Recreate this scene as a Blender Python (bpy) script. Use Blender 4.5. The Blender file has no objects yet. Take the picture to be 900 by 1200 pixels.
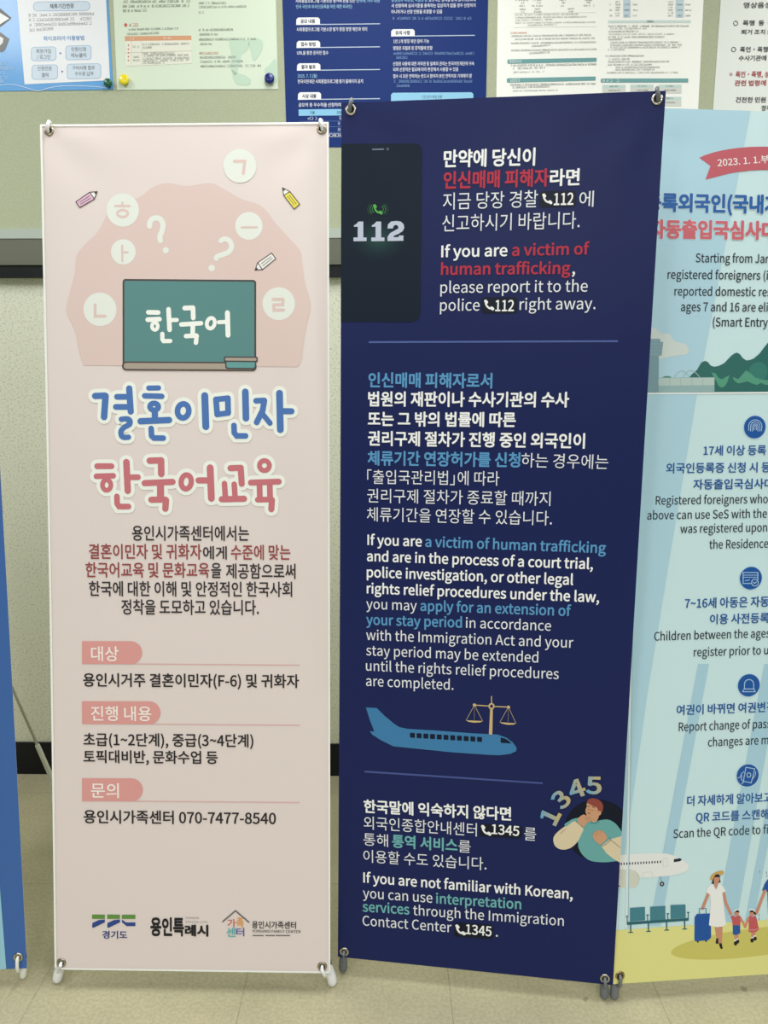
import bpy, bmesh, math, os, random
from mathutils import Vector, Matrix
from mathutils.geometry import tessellate_polygon

random.seed(7)
SC = bpy.context.scene
COL = SC.collection

# ------------------------------------------------------------------ camera
FPX, PITCH, CAMH = 900.0, math.radians(10.0), 1.32
cam_d = bpy.data.cameras.new('camera')
cam = bpy.data.objects.new('camera', cam_d)
COL.objects.link(cam)
cam.location = (0, 0, CAMH)
cam.rotation_euler = (math.radians(90) - PITCH, 0, 0)
cam_d.sensor_fit = 'HORIZONTAL'
cam_d.sensor_width = 36.0
cam_d.lens = 36.0 * FPX / 900.0
cam_d.clip_start = 0.02
SC.camera = cam
CAM_P = Vector((0, 0, CAMH))
CAM_F = Vector((0, math.cos(PITCH), -math.sin(PITCH)))
CAM_U = Vector((0, math.sin(PITCH), math.cos(PITCH)))


def ray(x, y):
    """Direction of the sight line through a pixel of the 900x1200 photograph."""
    return CAM_F + Vector((1, 0, 0)) * ((x - 450) / FPX) + CAM_U * ((600 - y) / FPX)


def on_floor(x, y, z=0.0):
    d = ray(x, y)
    return CAM_P + d * ((z - CAMH) / d.z)


# ------------------------------------------------------------------ world, lamps, exposure
world = bpy.data.worlds.new('world')
SC.world = world
world.use_nodes = True
bg = world.node_tree.nodes['Background']
bg.inputs[0].default_value = (0.97, 1.0, 0.98, 1)
bg.inputs[1].default_value = 0.075
SC.view_settings.view_transform = 'Standard'
SC.view_settings.look = 'None'
SC.view_settings.gamma = 1.0
SC.view_settings.use_curve_mapping = False
SC.view_settings.exposure = 0.08


def ceiling_lamp(x, y, power, sx=0.6, sy=1.2):
    l = bpy.data.lights.new('ceiling_panel_lamp', 'AREA')
    l.shape = 'RECTANGLE'
    l.size, l.size_y = sx, sy
    l.energy = power
    l.color = (1.0, 1.0, 0.985)
    o = bpy.data.objects.new('ceiling_panel_lamp', l)
    o.location = (x, y, 2.85)
    COL.objects.link(o)


for lx in (-1.7, -0.1, 1.7):
    ceiling_lamp(lx, 1.3, 22)
for lx in (-2.0, 0.1, 2.2):
    ceiling_lamp(lx, -2.2, 70)


# ------------------------------------------------------------------ materials
def lin(c):
    return tuple(((v / 255) / 12.92 if v / 255 <= 0.04045 else ((v / 255 + 0.055) / 1.055) ** 2.4) for v in c)


MATS = {}


def mat(rgb, rough=0.42, spec=0.4, metal=0.0, name=None, bump=0.0, coat=0.0):
    key = (rgb, rough, spec, metal, name, bump, coat)
    if key in MATS:
        return MATS[key]
    m = bpy.data.materials.new(name or 'ink_%d_%d_%d' % rgb)
    m.use_nodes = True
    nt = m.node_tree
    b = nt.nodes['Principled BSDF']
    b.inputs['Base Color'].default_value = (*lin(rgb), 1)
    b.inputs['Roughness'].default_value = rough
    b.inputs['Specular IOR Level'].default_value = spec
    b.inputs['Metallic'].default_value = metal
    b.inputs['Coat Weight'].default_value = coat
    b.inputs['Coat Roughness'].default_value = 0.15
    if bump:
        tc = nt.nodes.new('ShaderNodeTexCoord')
        no = nt.nodes.new('ShaderNodeTexNoise')
        no.inputs['Scale'].default_value = 9.0
        no.inputs['Detail'].default_value = 3.0
        bp = nt.nodes.new('ShaderNodeBump')
        bp.inputs['Strength'].default_value = bump
        bp.inputs['Distance'].default_value = 0.01
        nt.links.new(tc.outputs['Object'], no.inputs['Vector'])
        nt.links.new(no.outputs['Fac'], bp.inputs['Height'])
        nt.links.new(bp.outputs['Normal'], b.inputs['Normal'])
    MATS[key] = m
    return m


def noise_mat(name, base, dark, scale, lo, hi, rough=0.7, spec=0.25, scale2=None, amount2=0.0, bump=0.0):
    """Base colour with a scatter of darker specks and an optional slow mottle."""
    m = bpy.data.materials.new(name)
    m.use_nodes = True
    nt = m.node_tree
    N, L = nt.nodes, nt.links
    b = N['Principled BSDF']
    b.inputs['Roughness'].default_value = rough
    b.inputs['Specular IOR Level'].default_value = spec
    tc = N.new('ShaderNodeTexCoord')
    n1 = N.new('ShaderNodeTexNoise')
    n1.inputs['Scale'].default_value = scale
    n1.inputs['Detail'].default_value = 2.0
    L.new(tc.outputs['Object'], n1.inputs['Vector'])
    rp = N.new('ShaderNodeValToRGB')
    rp.color_ramp.elements[0].position = lo
    rp.color_ramp.elements[0].color = (*lin(dark), 1)
    rp.color_ramp.elements[1].position = hi
    rp.color_ramp.elements[1].color = (*lin(base), 1)
    L.new(n1.outputs['Fac'], rp.inputs['Fac'])
    out = rp.outputs['Color']
    if scale2:
        n2 = N.new('ShaderNodeTexNoise')
        n2.inputs['Scale'].default_value = scale2
        n2.inputs['Detail'].default_value = 5.0
        L.new(tc.outputs['Object'], n2.inputs['Vector'])
        mr = N.new('ShaderNodeMapRange')
        mr.inputs['From Min'].default_value = 0.3
        mr.inputs['From Max'].default_value = 0.7
        mr.inputs['To Min'].default_value = 1.0 - amount2
        mr.inputs['To Max'].default_value = 1.0 + amount2
        L.new(n2.outputs['Fac'], mr.inputs['Value'])
        mx = N.new('ShaderNodeVectorMath')
        mx.operation = 'SCALE'
        L.new(out, mx.inputs[0])
        L.new(mr.outputs['Result'], mx.inputs['Scale'])
        out = mx.outputs['Vector']
    L.new(out, b.inputs['Base Color'])
    if bump:
        bp = N.new('ShaderNodeBump')
        bp.inputs['Strength'].default_value = bump
        bp.inputs['Distance'].default_value = 0.002
        L.new(n1.outputs['Fac'], bp.inputs['Height'])
        L.new(bp.outputs['Normal'], b.inputs['Normal'])
    return m


# ------------------------------------------------------------------ object helpers
def link_mesh(name, me, parent=None, loc=None):
    o = bpy.data.objects.new(name, me)
    COL.objects.link(o)
    if parent:
        o.parent = parent
    if loc is not None:
        o.location = loc
    return o


def tag(o, label, cat, group=None):
    o['label'] = label
    o['category'] = cat
    if group:
        o['group'] = group
    return o


def thing(name, loc, label, cat, group=None):
    o = bpy.data.objects.new(name, None)
    o.empty_display_size = 0.1
    COL.objects.link(o)
    o.location = loc
    return tag(o, label, cat, group)


def finish(bm, name, m, parent, origin, smooth=False):
    """World-space bmesh -> mesh object whose coordinates are relative to its thing's base."""
    bmesh.ops.recalc_face_normals(bm, faces=bm.faces)
    bmesh.ops.translate(bm, verts=bm.verts, vec=-Vector(origin))
    me = bpy.data.meshes.new(name)
    bm.to_mesh(me)
    bm.free()
    me.materials.append(m)
    if smooth:
        for p in me.polygons:
            p.use_smooth = True
    return link_mesh(name, me, parent)


def add_tube(bm, pts, radii, seg=12, round_ends=True):
    pts = [Vector(p) for p in pts]
    if not isinstance(radii, (list, tuple)):
        radii = [radii] * len(pts)
    P, Rr = [], []
    n = len(pts)
    t0 = (pts[1] - pts[0]).normalized()
    t1 = (pts[-1] - pts[-2]).normalized()
    if round_ends:
        for a in (90, 60, 30):
            s = math.radians(a)
            P.append(pts[0] - t0 * radii[0] * math.sin(s))
            Rr.append(max(radii[0] * math.cos(s), 1e-5))
    P += pts
    Rr += list(radii)
    if round_ends:
        for a in (30, 60, 90):
            s = math.radians(a)
            P.append(pts[-1] + t1 * radii[-1] * math.sin(s))
            Rr.append(max(radii[-1] * math.cos(s), 1e-5))
    ref = Vector((0.31, 0.17, 0.93))
    if abs(t0.dot(ref)) > 0.9:
        ref = Vector((1, 0, 0))
    rings = []
    for i, p in enumerate(P):
        a = P[max(i - 1, 0)]
        c = P[min(i + 1, len(P) - 1)]
        t = (c - a).normalized()
        x = (ref - t * ref.dot(t)).normalized()
        y = t.cross(x)
        rings.append([bm.verts.new(p + (x * math.cos(k * 2 * math.pi / seg) + y * math.sin(k * 2 * math.pi / seg)) * Rr[i]) for k in range(seg)])
    for A, B in zip(rings, rings[1:]):
        for k in range(seg):
            bm.faces.new((A[k], A[(k + 1) % seg], B[(k + 1) % seg], B[k]))
    bm.faces.new(rings[0][::-1])
    bm.faces.new(rings[-1])


def add_box(bm, p0, p1):
    r = bmesh.ops.create_cube(bm, size=1.0)
    vs = r['verts']
    c = (Vector(p0) + Vector(p1)) / 2
    s = Vector(p1) - Vector(p0)
    for v in vs:
        v.co = Vector((v.co.x * s.x, v.co.y * s.y, v.co.z * s.z)) + c


def smooth_closed(pts, n=6):
    """Catmull-Rom through a closed ring of points."""
    out = []
    k = len(pts)
    for i in range(k):
        p0, p1, p2, p3 = (pts[(i + j - 1) % k] for j in range(4))
        for s in range(n):
            t = s / n
            out.append(tuple(0.5 * (2 * p1[a] + (p2[a] - p0[a]) * t + (2 * p0[a] - 5 * p1[a] + 4 * p2[a] - p3[a]) * t * t
                                    + (3 * p1[a] - p0[a] - 3 * p2[a] + p3[a]) * t ** 3) for a in (0, 1)))
    return out


def smooth_open(pts, n=5):
    out = []
    k = len(pts)
    for i in range(k - 1):
        p0, p1, p2, p3 = pts[max(i - 1, 0)], pts[i], pts[i + 1], pts[min(i + 2, k - 1)]
        for s in range(n):
            t = s / n
            out.append(tuple(0.5 * (2 * p1[a] + (p2[a] - p0[a]) * t + (2 * p0[a] - 5 * p1[a] + 4 * p2[a] - p3[a]) * t * t
                                    + (3 * p1[a] - p0[a] - 3 * p2[a] + p3[a]) * t ** 3) for a in (0, 1)))
    out.append(pts[-1])
    return out


# ------------------------------------------------------------------ lettering (Blender's own bundled typeface)
try:
    FONT = bpy.data.fonts.load(os.path.join(bpy.utils.system_resource('DATAFILES'), 'fonts', 'Noto Sans CJK Regular.woff2'))
except Exception:
    FONT = None
_gl = {}


def glyphs(s, bold=0.0):
    """Flat outline mesh of a string: (points, triangles)."""
    k = (s, bold)
    if k in _gl:
        return _gl[k]
    c = bpy.data.curves.new('lettering', 'FONT')
    if FONT:
        c.font = FONT
    c.body = s
    c.size = 1.0
    c.resolution_u = 3
    c.dimensions = '2D'
    c.fill_mode = 'FRONT'
    c.offset = bold
    o = bpy.data.objects.new('lettering', c)
    COL.objects.link(o)
    dg = bpy.context.evaluated_depsgraph_get()
    me = bpy.data.meshes.new_from_object(o.evaluated_get(dg))
    vs = [(v.co.x, v.co.y) for v in me.vertices]
    fs = [tuple(p.vertices) for p in me.polygons]
    bpy.data.objects.remove(o)
    bpy.data.curves.remove(c)
    bpy.data.meshes.remove(me)
    _gl[k] = (vs, fs)
    return _gl[k]


_H = glyphs('H')[0]
CAP = max(p[1] for p in _H)
_K = glyphs('한')[0]
K0, K1 = min(p[1] for p in _K), max(p[1] for p in _K)
EM = CAP / 0.733


# ------------------------------------------------------------------ printed flat goods
def rot3(y, l, r):
    cy, sy, cl, sl, cr, sr = math.cos(y), math.sin(y), math.cos(l), math.sin(l), math.cos(r), math.sin(r)
    Rz = Matrix(((cy, -sy, 0), (sy, cy, 0), (0, 0, 1)))
    Rx = Matrix(((1, 0, 0), (0, cl, sl), (0, -sl, cl)))
    Ry = Matrix(((cr, 0, -sr), (0, 1, 0), (sr, 0, cr)))
    return Rz @ Rx @ Ry


class Sheet:
    """A printed sheet: its plane in the room (u right, v up, w away from the viewer) and what is printed on it."""
    step = 0

    def __init__(s, P, yaw, lean, roll, W, H, wave=None, rough=0.4, spec=0.4):
        s.P = Vector(P)
        R = rot3(yaw, lean, roll)
        s.ux, s.nb, s.vz = R @ Vector((1, 0, 0)), R @ Vector((0, 1, 0)), R @ Vector((0, 0, 1))
        s.W, s.H = W, H
        s.wave = wave
        s.gu, s.gv = W / int(round(W / 0.02)), H / int(round(H / 0.02))
        s.rough, s.spec = rough, spec
        s.buckets = {}
        s.b = 'printed_design'

    def disp(s, u, v):
        return s.wave(u, v) if s.wave else 0.0

    def pt(s, u, v, w=0.0):
        return s.P + s.ux * u + s.vz * v + s.nb * (w + s.disp(u, v))

    def uv(s, x, y):
        d = ray(x, y)
        w = 0.0
        for _ in range(4):
            t = (s.P + s.nb * w - CAM_P).dot(s.nb) / d.dot(s.nb)
            q = CAM_P + d * t - s.P
            u, v = q.dot(s.ux), q.dot(s.vz)
            w = s.disp(u, v)
        return u, v

    def ink(s, c):
        return c if isinstance(c, bpy.types.Material) else mat(c, s.rough, s.spec)

    def add(s, vs, fs, col, layer):
        s.buckets.setdefault(s.b, []).append((vs, fs, s.ink(col), layer))

    def poly_uv(s, p, col, layer=1):
        tris = tessellate_polygon([[Vector((a, b, 0)) for a, b in p]])
        fs = []
        for t in tris:
            a, b, c = (p[i] for i in t)
            ar = (b[0] - a[0]) * (c[1] - a[1]) - (b[1] - a[1]) * (c[0] - a[0])
            if abs(ar) > 1e-14:
                fs.append(tuple(t) if ar > 0 else tuple(t)[::-1])
        s.add(list(p), fs, col, layer)

    def poly(s, pts, col, layer=1, sm=0, clip=True):
        """Filled outline given in photograph pixels."""
        if sm:
            pts = smooth_closed(pts, sm)
        p = [s.uv(*q) for q in pts]
        if clip:
            p = [(min(max(u, 0.0), s.W), min(max(v, 0.0), s.H)) for u, v in p]
        q = []
        for a in p:
            if not q or abs(a[0] - q[-1][0]) + abs(a[1] - q[-1][1]) > 1e-6:
                q.append(a)
        if len(q) > 2:
            s.poly_uv(q, col, layer)

    def mperpx(s, x, y):
        a, b = s.uv(x, y - 2), s.uv(x, y + 2)
        return (a[1] - b[1]) / 4

    def disc(s, x, y, r, col, layer=1, ry=None, n=36, ang=0.0):
        c = s.uv(x, y)
        k = s.mperpx(x, y)
        ry = ry or r
        ca, sa = math.cos(ang), math.sin(ang)
        p = []
        for i in range(n):
            t = i * 2 * math.pi / n
            a, b = r * math.cos(t), ry * math.sin(t)
            p.append((min(max(c[0] + k * (a * ca - b * sa), 0), s.W), min(max(c[1] + k * (a * sa + b * ca), 0), s.H)))
        s.poly_uv(p, col, layer)

    def stroke(s, pts, w, col, layer=1, closed=False, cap=True):
        """A brush line of constant width as one outline: mitred sides, round ends."""
        k = s.mperpx(*pts[0])
        h = w * k / 2
        p = []
        for q in pts:
            q = Vector(s.uv(*q))
            if not p or (q - p[-1]).length > 1e-6:
                p.append(q)
        n = len(p)
        if n < 2:
            return
        s.step = (s.step + 1) % 24
        layer = layer + 0.04 * s.step
        L, R = [], []
        for i in range(n):
            a = p[i - 1] if i > 0 or closed else None
            c = p[(i + 1) % n] if i < n - 1 or closed else None
            d0 = (p[i] - a).normalized() if a is not None else (c - p[i]).normalized()
            d1 = (c - p[i]).normalized() if c is not None else d0
            n0, n1 = Vector((-d0.y, d0.x)), Vector((-d1.y, d1.x))
            m = (n0 + n1)
            m = m.normalized() if m.length > 1e-4 else n0
            m = m * min(h / max(m.dot(n0), 0.3), h * 1.7)
            L.append(p[i] + m)
            R.append(p[i] - m)
        vs = [tuple(v) for v in L] + [tuple(v) for v in R]
        fs = [(n + i, n + (i + 1) % n, (i + 1) % n, i) for i in range(n if closed else n - 1)]
        if not closed and cap:
            for e, o, sg in ((0, 1, -1), (n - 1, n - 2, 1)):
                d = (p[e] - p[o]).normalized()
                nn = Vector((-d.y, d.x))
                arc = []
                m = 8 if w > 2.5 else 4
                for j in range(1, m):
                    t = math.pi * j / m
                    q = p[e] + nn * h * math.cos(t) + d * h * math.sin(t)
                    arc.append(len(vs))
                    vs.append((q.x, q.y))
                top, bot = (e, n + e) if sg > 0 else (n + e, e)
                fs.append(tuple([top] + arc + [bot])[::-1])
        s.add(vs, fs, col, layer)

    def ring(s, x, y, rx, ry, w, col, layer=1, ang=0.0):
        ca, sa = math.cos(ang), math.sin(ang)
        s.stroke([(x + rx * math.cos(t) * ca - ry * math.sin(t) * sa, y + rx * math.cos(t) * sa + ry * math.sin(t) * ca)
                  for t in (i * 2 * math.pi / 28 for i in range(28))], w, col, layer, closed=True)

    def rrect(s, x0, y0, x1, y1, r, col, layer=1, dy=0.0):
        """Rounded box; dy is how far its right side drops (pixels)."""
        pts = []
        for cx, cy, a0 in ((x1 - r, y1 - r, 0), (x0 + r, y1 - r, 90), (x0 + r, y0 + r, 180), (x1 - r, y0 + r, 270)):
            for k in range(6):
                a = math.radians(a0 + k * 18)
                px, py = cx + r * math.cos(a), cy + r * math.sin(a)
                pts.append((px, py + dy * (px - x0) / (x1 - x0)))
        s.poly(pts, col, layer)

    def text(s, t, xL, xR, yb, h, col, bold=0.0, lat=False, ref=None, yR=None, layer=4):
        """One line of print. yb: bottom of the Hangul (baseline when lat) at the left end; h: Hangul (cap) height in pixels."""
        vs, fs = glyphs(t)
        if not vs:
            return
        if bold:
            d = bold * EM
            n = len(vs)
            base, bf = vs, fs
            vs, fs = list(base), list(bf)
            for k in range(6):
                ca, sa = d * math.cos(k * math.pi / 3), d * math.sin(k * math.pi / 3)
                o_ = len(vs)
                vs += [(x + ca, y + sa) for x, y in base]
                fs += [tuple(i + o_ for i in f) for f in bf]
        x0 = min(p[0] for p in vs)
        rv = glyphs(ref)[0] if ref else vs
        x1 = max(p[0] for p in rv) + (bold * EM if ref else 0)
        y0, y1 = (0.0, CAP) if lat else (K0, K1)
        a = s.uv(xL, yb)
        top = s.uv(xL, yb - h)
        if yR is None:
            y = yb
            for _ in range(6):
                q = s.uv(xR, y)
                y += (q[1] - a[1]) / s.mperpx(xR, y)
            b = s.uv(xR, y)
        else:
            b = s.uv(xR, yR)
        dx = Vector((b[0] - a[0], b[1] - a[1]))
        ex = dx / (x1 - x0)
        ey = Vector((-dx.y, dx.x)).normalized() * ((top[1] - a[1]) / (y1 - y0))
        out = [(a[0] + ex.x * (p[0] - x0) + ey.x * (p[1] - y0), a[1] + ex.y * (p[0] - x0) + ey.y * (p[1] - y0)) for p in vs]
        if max(p[0] for p in out) > s.W:
            fs = [f for f in fs if max(out[i][0] for i in f) <= s.W]
        if bold:
            for k in range(7):
                s.add(out[k * n:(k + 1) * n], [tuple(i - k * n for i in f) for f in fs if f[0] // n == k], col, layer + 0.05 * k)
            return
        s.add(out, fs, col, layer)

    def greek(s, x0, x1, y, h, col, yR=None, layer=4, fill=0.55):
        """Print too small to read in the photograph: a row of little syllable-sized marks."""
        yR = y if yR is None else yR
        x = x0
        while x < x1 - h * 0.5:
            if random.random() < 0.2:
                x += h * 0.5
                continue
            w = h * random.uniform(0.6, 0.85)
            yy = y + (yR - y) * (x - x0) / max(x1 - x0, 1)
            t = h * 0.15
            k = random.random()
            s.poly([(x, yy - t), (x + w, yy - t), (x + w, yy), (x, yy)], col, layer)
            if k < 0.75:
                s.poly([(x, yy - h), (x + w * 0.6, yy - h), (x + w * 0.6, yy - h + t), (x, yy - h + t)], col, layer)
            s.poly([(x + w - t * 0.9, yy - h), (x + w, yy - h), (x + w, yy - t), (x + w - t * 0.9, yy - t)], col, layer)
            if k > 0.35:
                s.poly([(x, yy - h * 0.62), (x + w * 0.7, yy - h * 0.62), (x + w * 0.7, yy - h * 0.42), (x, yy - h * 0.42)], col, layer)
            x += w + h * 0.16

    def build_print(s, parent, origin):
        """Every printed bucket becomes one mesh lying on the sheet."""
        for name, items in s.buckets.items():
            name = name.split('#')[0]
            bm = bmesh.new()
            keep = bm.faces.layers.int.new('big')
            mats = []
            big = []
            for vs, fs, m, layer in items:
                if m not in mats:
                    mats.append(m)
                mi = mats.index(m)
                w = -(0.0004 + 0.00016 * layer)
                bv = [bm.verts.new((u, w, v)) for u, v in vs]
                for f in fs:
                    try:
                        fc = bm.faces.new([bv[i] for i in f])
                    except ValueError:
                        continue
                    fc.material_index = mi
                    us = [bv[i].co.x for i in f]
                    zs = [bv[i].co.z for i in f]
                    if max(us) - min(us) > s.gu or max(zs) - min(zs) > s.gv:
                        big.append(fc)
            if s.wave and big:
                for fc in big:
                    fc[keep] = 1
                    fc.smooth = True
                for ax, ext, stp in ((0, s.W, s.gu), (2, s.H, s.gv)):
                    k = 1
                    while k * stp < ext - 1e-6:
                        fl = [f for f in bm.faces if f[keep]]
                        c = k * stp
                        fl = [f for f in fl if min(v.co[ax] for v in f.verts) < c - 1e-5 and max(v.co[ax] for v in f.verts) > c + 1e-5]
                        if fl:
                            no = [0, 0, 0]
                            no[ax] = 1
                            co = [0, 0, 0]
                            co[ax] = c
                            g = fl + list({e for f in fl for e in f.edges}) + list({v for f in fl for v in f.verts})
                            bmesh.ops.bisect_plane(bm, geom=g, plane_co=co, plane_no=no, dist=1e-6)
                        k += 1
            loose = [v for v in bm.verts if not v.link_faces]
            bmesh.ops.delete(bm, geom=loose, context='VERTS')
            for v in bm.verts:
                v.co = s.pt(v.co.x, v.co.z, v.co.y) - Vector(origin)
            me = bpy.data.meshes.new(name)
            bm.to_mesh(me)
            bm.free()
            for m in mats:
                me.materials.append(m)
            link_mesh(name, me, parent)


# ------------------------------------------------------------------ the setting
WALL_YAW = -math.atan(0.0122)
WALL_P = Vector((0.0, 2.390, 0.0))


def wall_pt(x, depth, z):
    """Room point: x along the wall, depth in front of it."""
    ux = Vector((math.cos(WALL_YAW), math.sin(WALL_YAW), 0))
    nb = Vector((-math.sin(WALL_YAW), math.cos(WALL_YAW), 0))
    return WALL_P + ux * x - nb * depth + Vector((0, 0, z))


def wall_box(name, x0, x1, d0, d1, z0, z1, m, parent=None):
    bm = bmesh.new()
    add_box(bm, (x0, -d1, z0), (x1, -d0, z1))
    me = bpy.data.meshes.new(name)
    bm.to_mesh(me)
    bm.free()
    me.materials.append(m)
    o = link_mesh(name, me, parent)
    if parent is None:
        o.location = WALL_P
        o.rotation_euler = (0, 0, WALL_YAW)
    return o


def floor_material():
    m = noise_mat('floor_vinyl_tile', (190, 184, 152), (178, 171, 139), 130.0, 0.36, 0.62, rough=0.5, spec=0.35, scale2=5.0, amount2=0.09)
    nt = m.node_tree
    N, L = nt.nodes, nt.links
    b = N['Principled BSDF']
    src = b.inputs['Base Color'].links[0].from_socket
    tc = N.new('ShaderNodeTexCoord')
    sp = N.new('ShaderNodeSeparateXYZ')
    L.new(tc.outputs['Object'], sp.inputs[0])
    prev = None
    for ax, off in (('X', 0.757), ('Y', -1.827)):
        a = N.new('ShaderNodeMath')
        a.operation = 'ADD'
        a.inputs[1].default_value = off + 450
        L.new(sp.outputs[ax], a.inputs[0])
        mo = N.new('ShaderNodeMath')
        mo.operation = 'MODULO'
        mo.inputs[1].default_value = 0.45
        L.new(a.outputs[0], mo.inputs[0])
        lt = N.new('ShaderNodeMath')
        lt.operation = 'LESS_THAN'
        lt.inputs[1].default_value = 0.0018
        L.new(mo.outputs[0], lt.inputs[0])
        if prev is None:
            prev = lt
        else:
            mxm = N.new('ShaderNodeMath')
            mxm.operation = 'MAXIMUM'
            L.new(prev.outputs[0], mxm.inputs[0])
            L.new(lt.outputs[0], mxm.inputs[1])
            prev = mxm
    # a few dark scuffs
    sc = N.new('ShaderNodeTexNoise')
    sc.inputs['Scale'].default_value = 26.0
    sc.inputs['Detail'].default_value = 1.0
    L.new(tc.outputs['Object'], sc.inputs['Vector'])
    rp = N.new('ShaderNodeMapRange')
    rp.inputs['From Min'].default_value = 0.74
    rp.inputs['From Max'].default_value = 0.80
    L.new(sc.outputs['Fac'], rp.inputs['Value'])
    mx2 = N.new('ShaderNodeMath')
    mx2.operation = 'MAXIMUM'
    L.new(prev.outputs[0], mx2.inputs[0])
    L.new(rp.outputs['Result'], mx2.inputs[1])
    mul = N.new('ShaderNodeMath')
    mul.operation = 'MULTIPLY'
    mul.inputs[1].default_value = 0.42
    L.new(mx2.outputs[0], mul.inputs[0])
    mix = N.new('ShaderNodeMix')
    mix.data_type = 'RGBA'
    L.new(mul.outputs[0], mix.inputs['Factor'])
    L.new(src, mix.inputs['A'])
    mix.inputs['B'].default_value = (*lin((84, 78, 60)), 1)
    L.new(mix.outputs['Result'], b.inputs['Base Color'])
    return m


bm = bmesh.new()
add_box(bm, (-4.0, -3.0, -0.06), (4.0, 2.75, 0.0))
fl_ = finish(bm, 'floor', floor_material(), None, (0, 0, 0))
fl_['kind'] = 'structure'

wall_m = noise_mat('wall_speckled_paint', (238, 241, 221), (198, 200, 180), 170.0, 0.25, 0.5, rough=0.75, spec=0.2, scale2=2.5, amount2=0.04, bump=0.25)
w_ = wall_box('wall_back', -4.0, 4.0, -0.12, 0.0, 0.0, 2.9, wall_m)
w_['kind'] = 'structure'
bb = wall_box('baseboard_back', -4.0, 4.0, 0.0, 0.008, 0.0, 0.113, mat((20, 24, 29), 0.45, 0.3, name='black_rubber'))
bb['kind'] = 'structure'


def wz(y, x=20, depth=0.0):
    """Height on the wall (at a depth in front of it) seen at a photograph row."""
    d = ray(x, y)
    nb = Vector((-math.sin(WALL_YAW), math.cos(WALL_YAW), 0))
    t = (WALL_P - nb * depth - CAM_P).dot(nb) / d.dot(nb)
    return (CAM_P + d * t).z


# bulletin board on the wall: felt panel, pale rail, taupe apron, black foot strip
board = thing('bulletin_board', WALL_P, 'wide grey-green felt bulletin board on the wall with a pale rail along its foot', 'bulletin board')
board.rotation_euler = (0, 0, WALL_YAW)
felt = noise_mat('board_felt', (182, 189, 161), (168, 175, 147), 400.0, 0.35, 0.6, rough=0.9, spec=0.1, scale2=1.2, amount2=0.03)
FELT = 0.022
wall_box('felt_panel', -3.2, 3.2, 0.0, FELT, wz(279, depth=0.03), 2.72, felt, board)
o = wall_box('rail', -3.2, 3.2, 0.0, 0.029, wz(279.5, depth=0.029), wz(268, depth=0.029), mat((176, 187, 177), 0.35, 0.4, name='pale_aluminium'), board)
o['label'] = 'pale metallic rail'
o = wall_box('apron', -3.2, 3.2, 0.0, 0.027, wz(310.5, depth=0.027), wz(279.6, depth=0.027), mat((108, 111, 97), 0.6, 0.2, name='taupe_board'), board)
o['label'] = 'taupe strip below the rail'
o = wall_box('foot_strip', -3.2, 3.2, 0.0, 0.022, wz(325, depth=0.022), wz(311, depth=0.022), mat((24, 28, 30), 0.5, 0.3, name='black_strip'), board)
o['label'] = 'black strip along the bottom'


# ------------------------------------------------------------------ banners on X stands
def banner_wave(W, H, seed):
    def f(u, v):
        w = 0.006 * math.sin(math.pi * min(max(v / H, 0), 1))
        for cu, cv, ph in ((0.0, H, 0.3), (W, H, 1.1)):
            r = math.hypot(u - cu, v - cv)
            if r < 0.4:
                a = math.atan2(cv - v, abs(u - cu) + 1e-6)
                w += 0.0014 * math.cos(7 * a + ph + seed) * math.exp(-((r - 0.10) / 0.07) ** 2)
        return w
    return f


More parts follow.
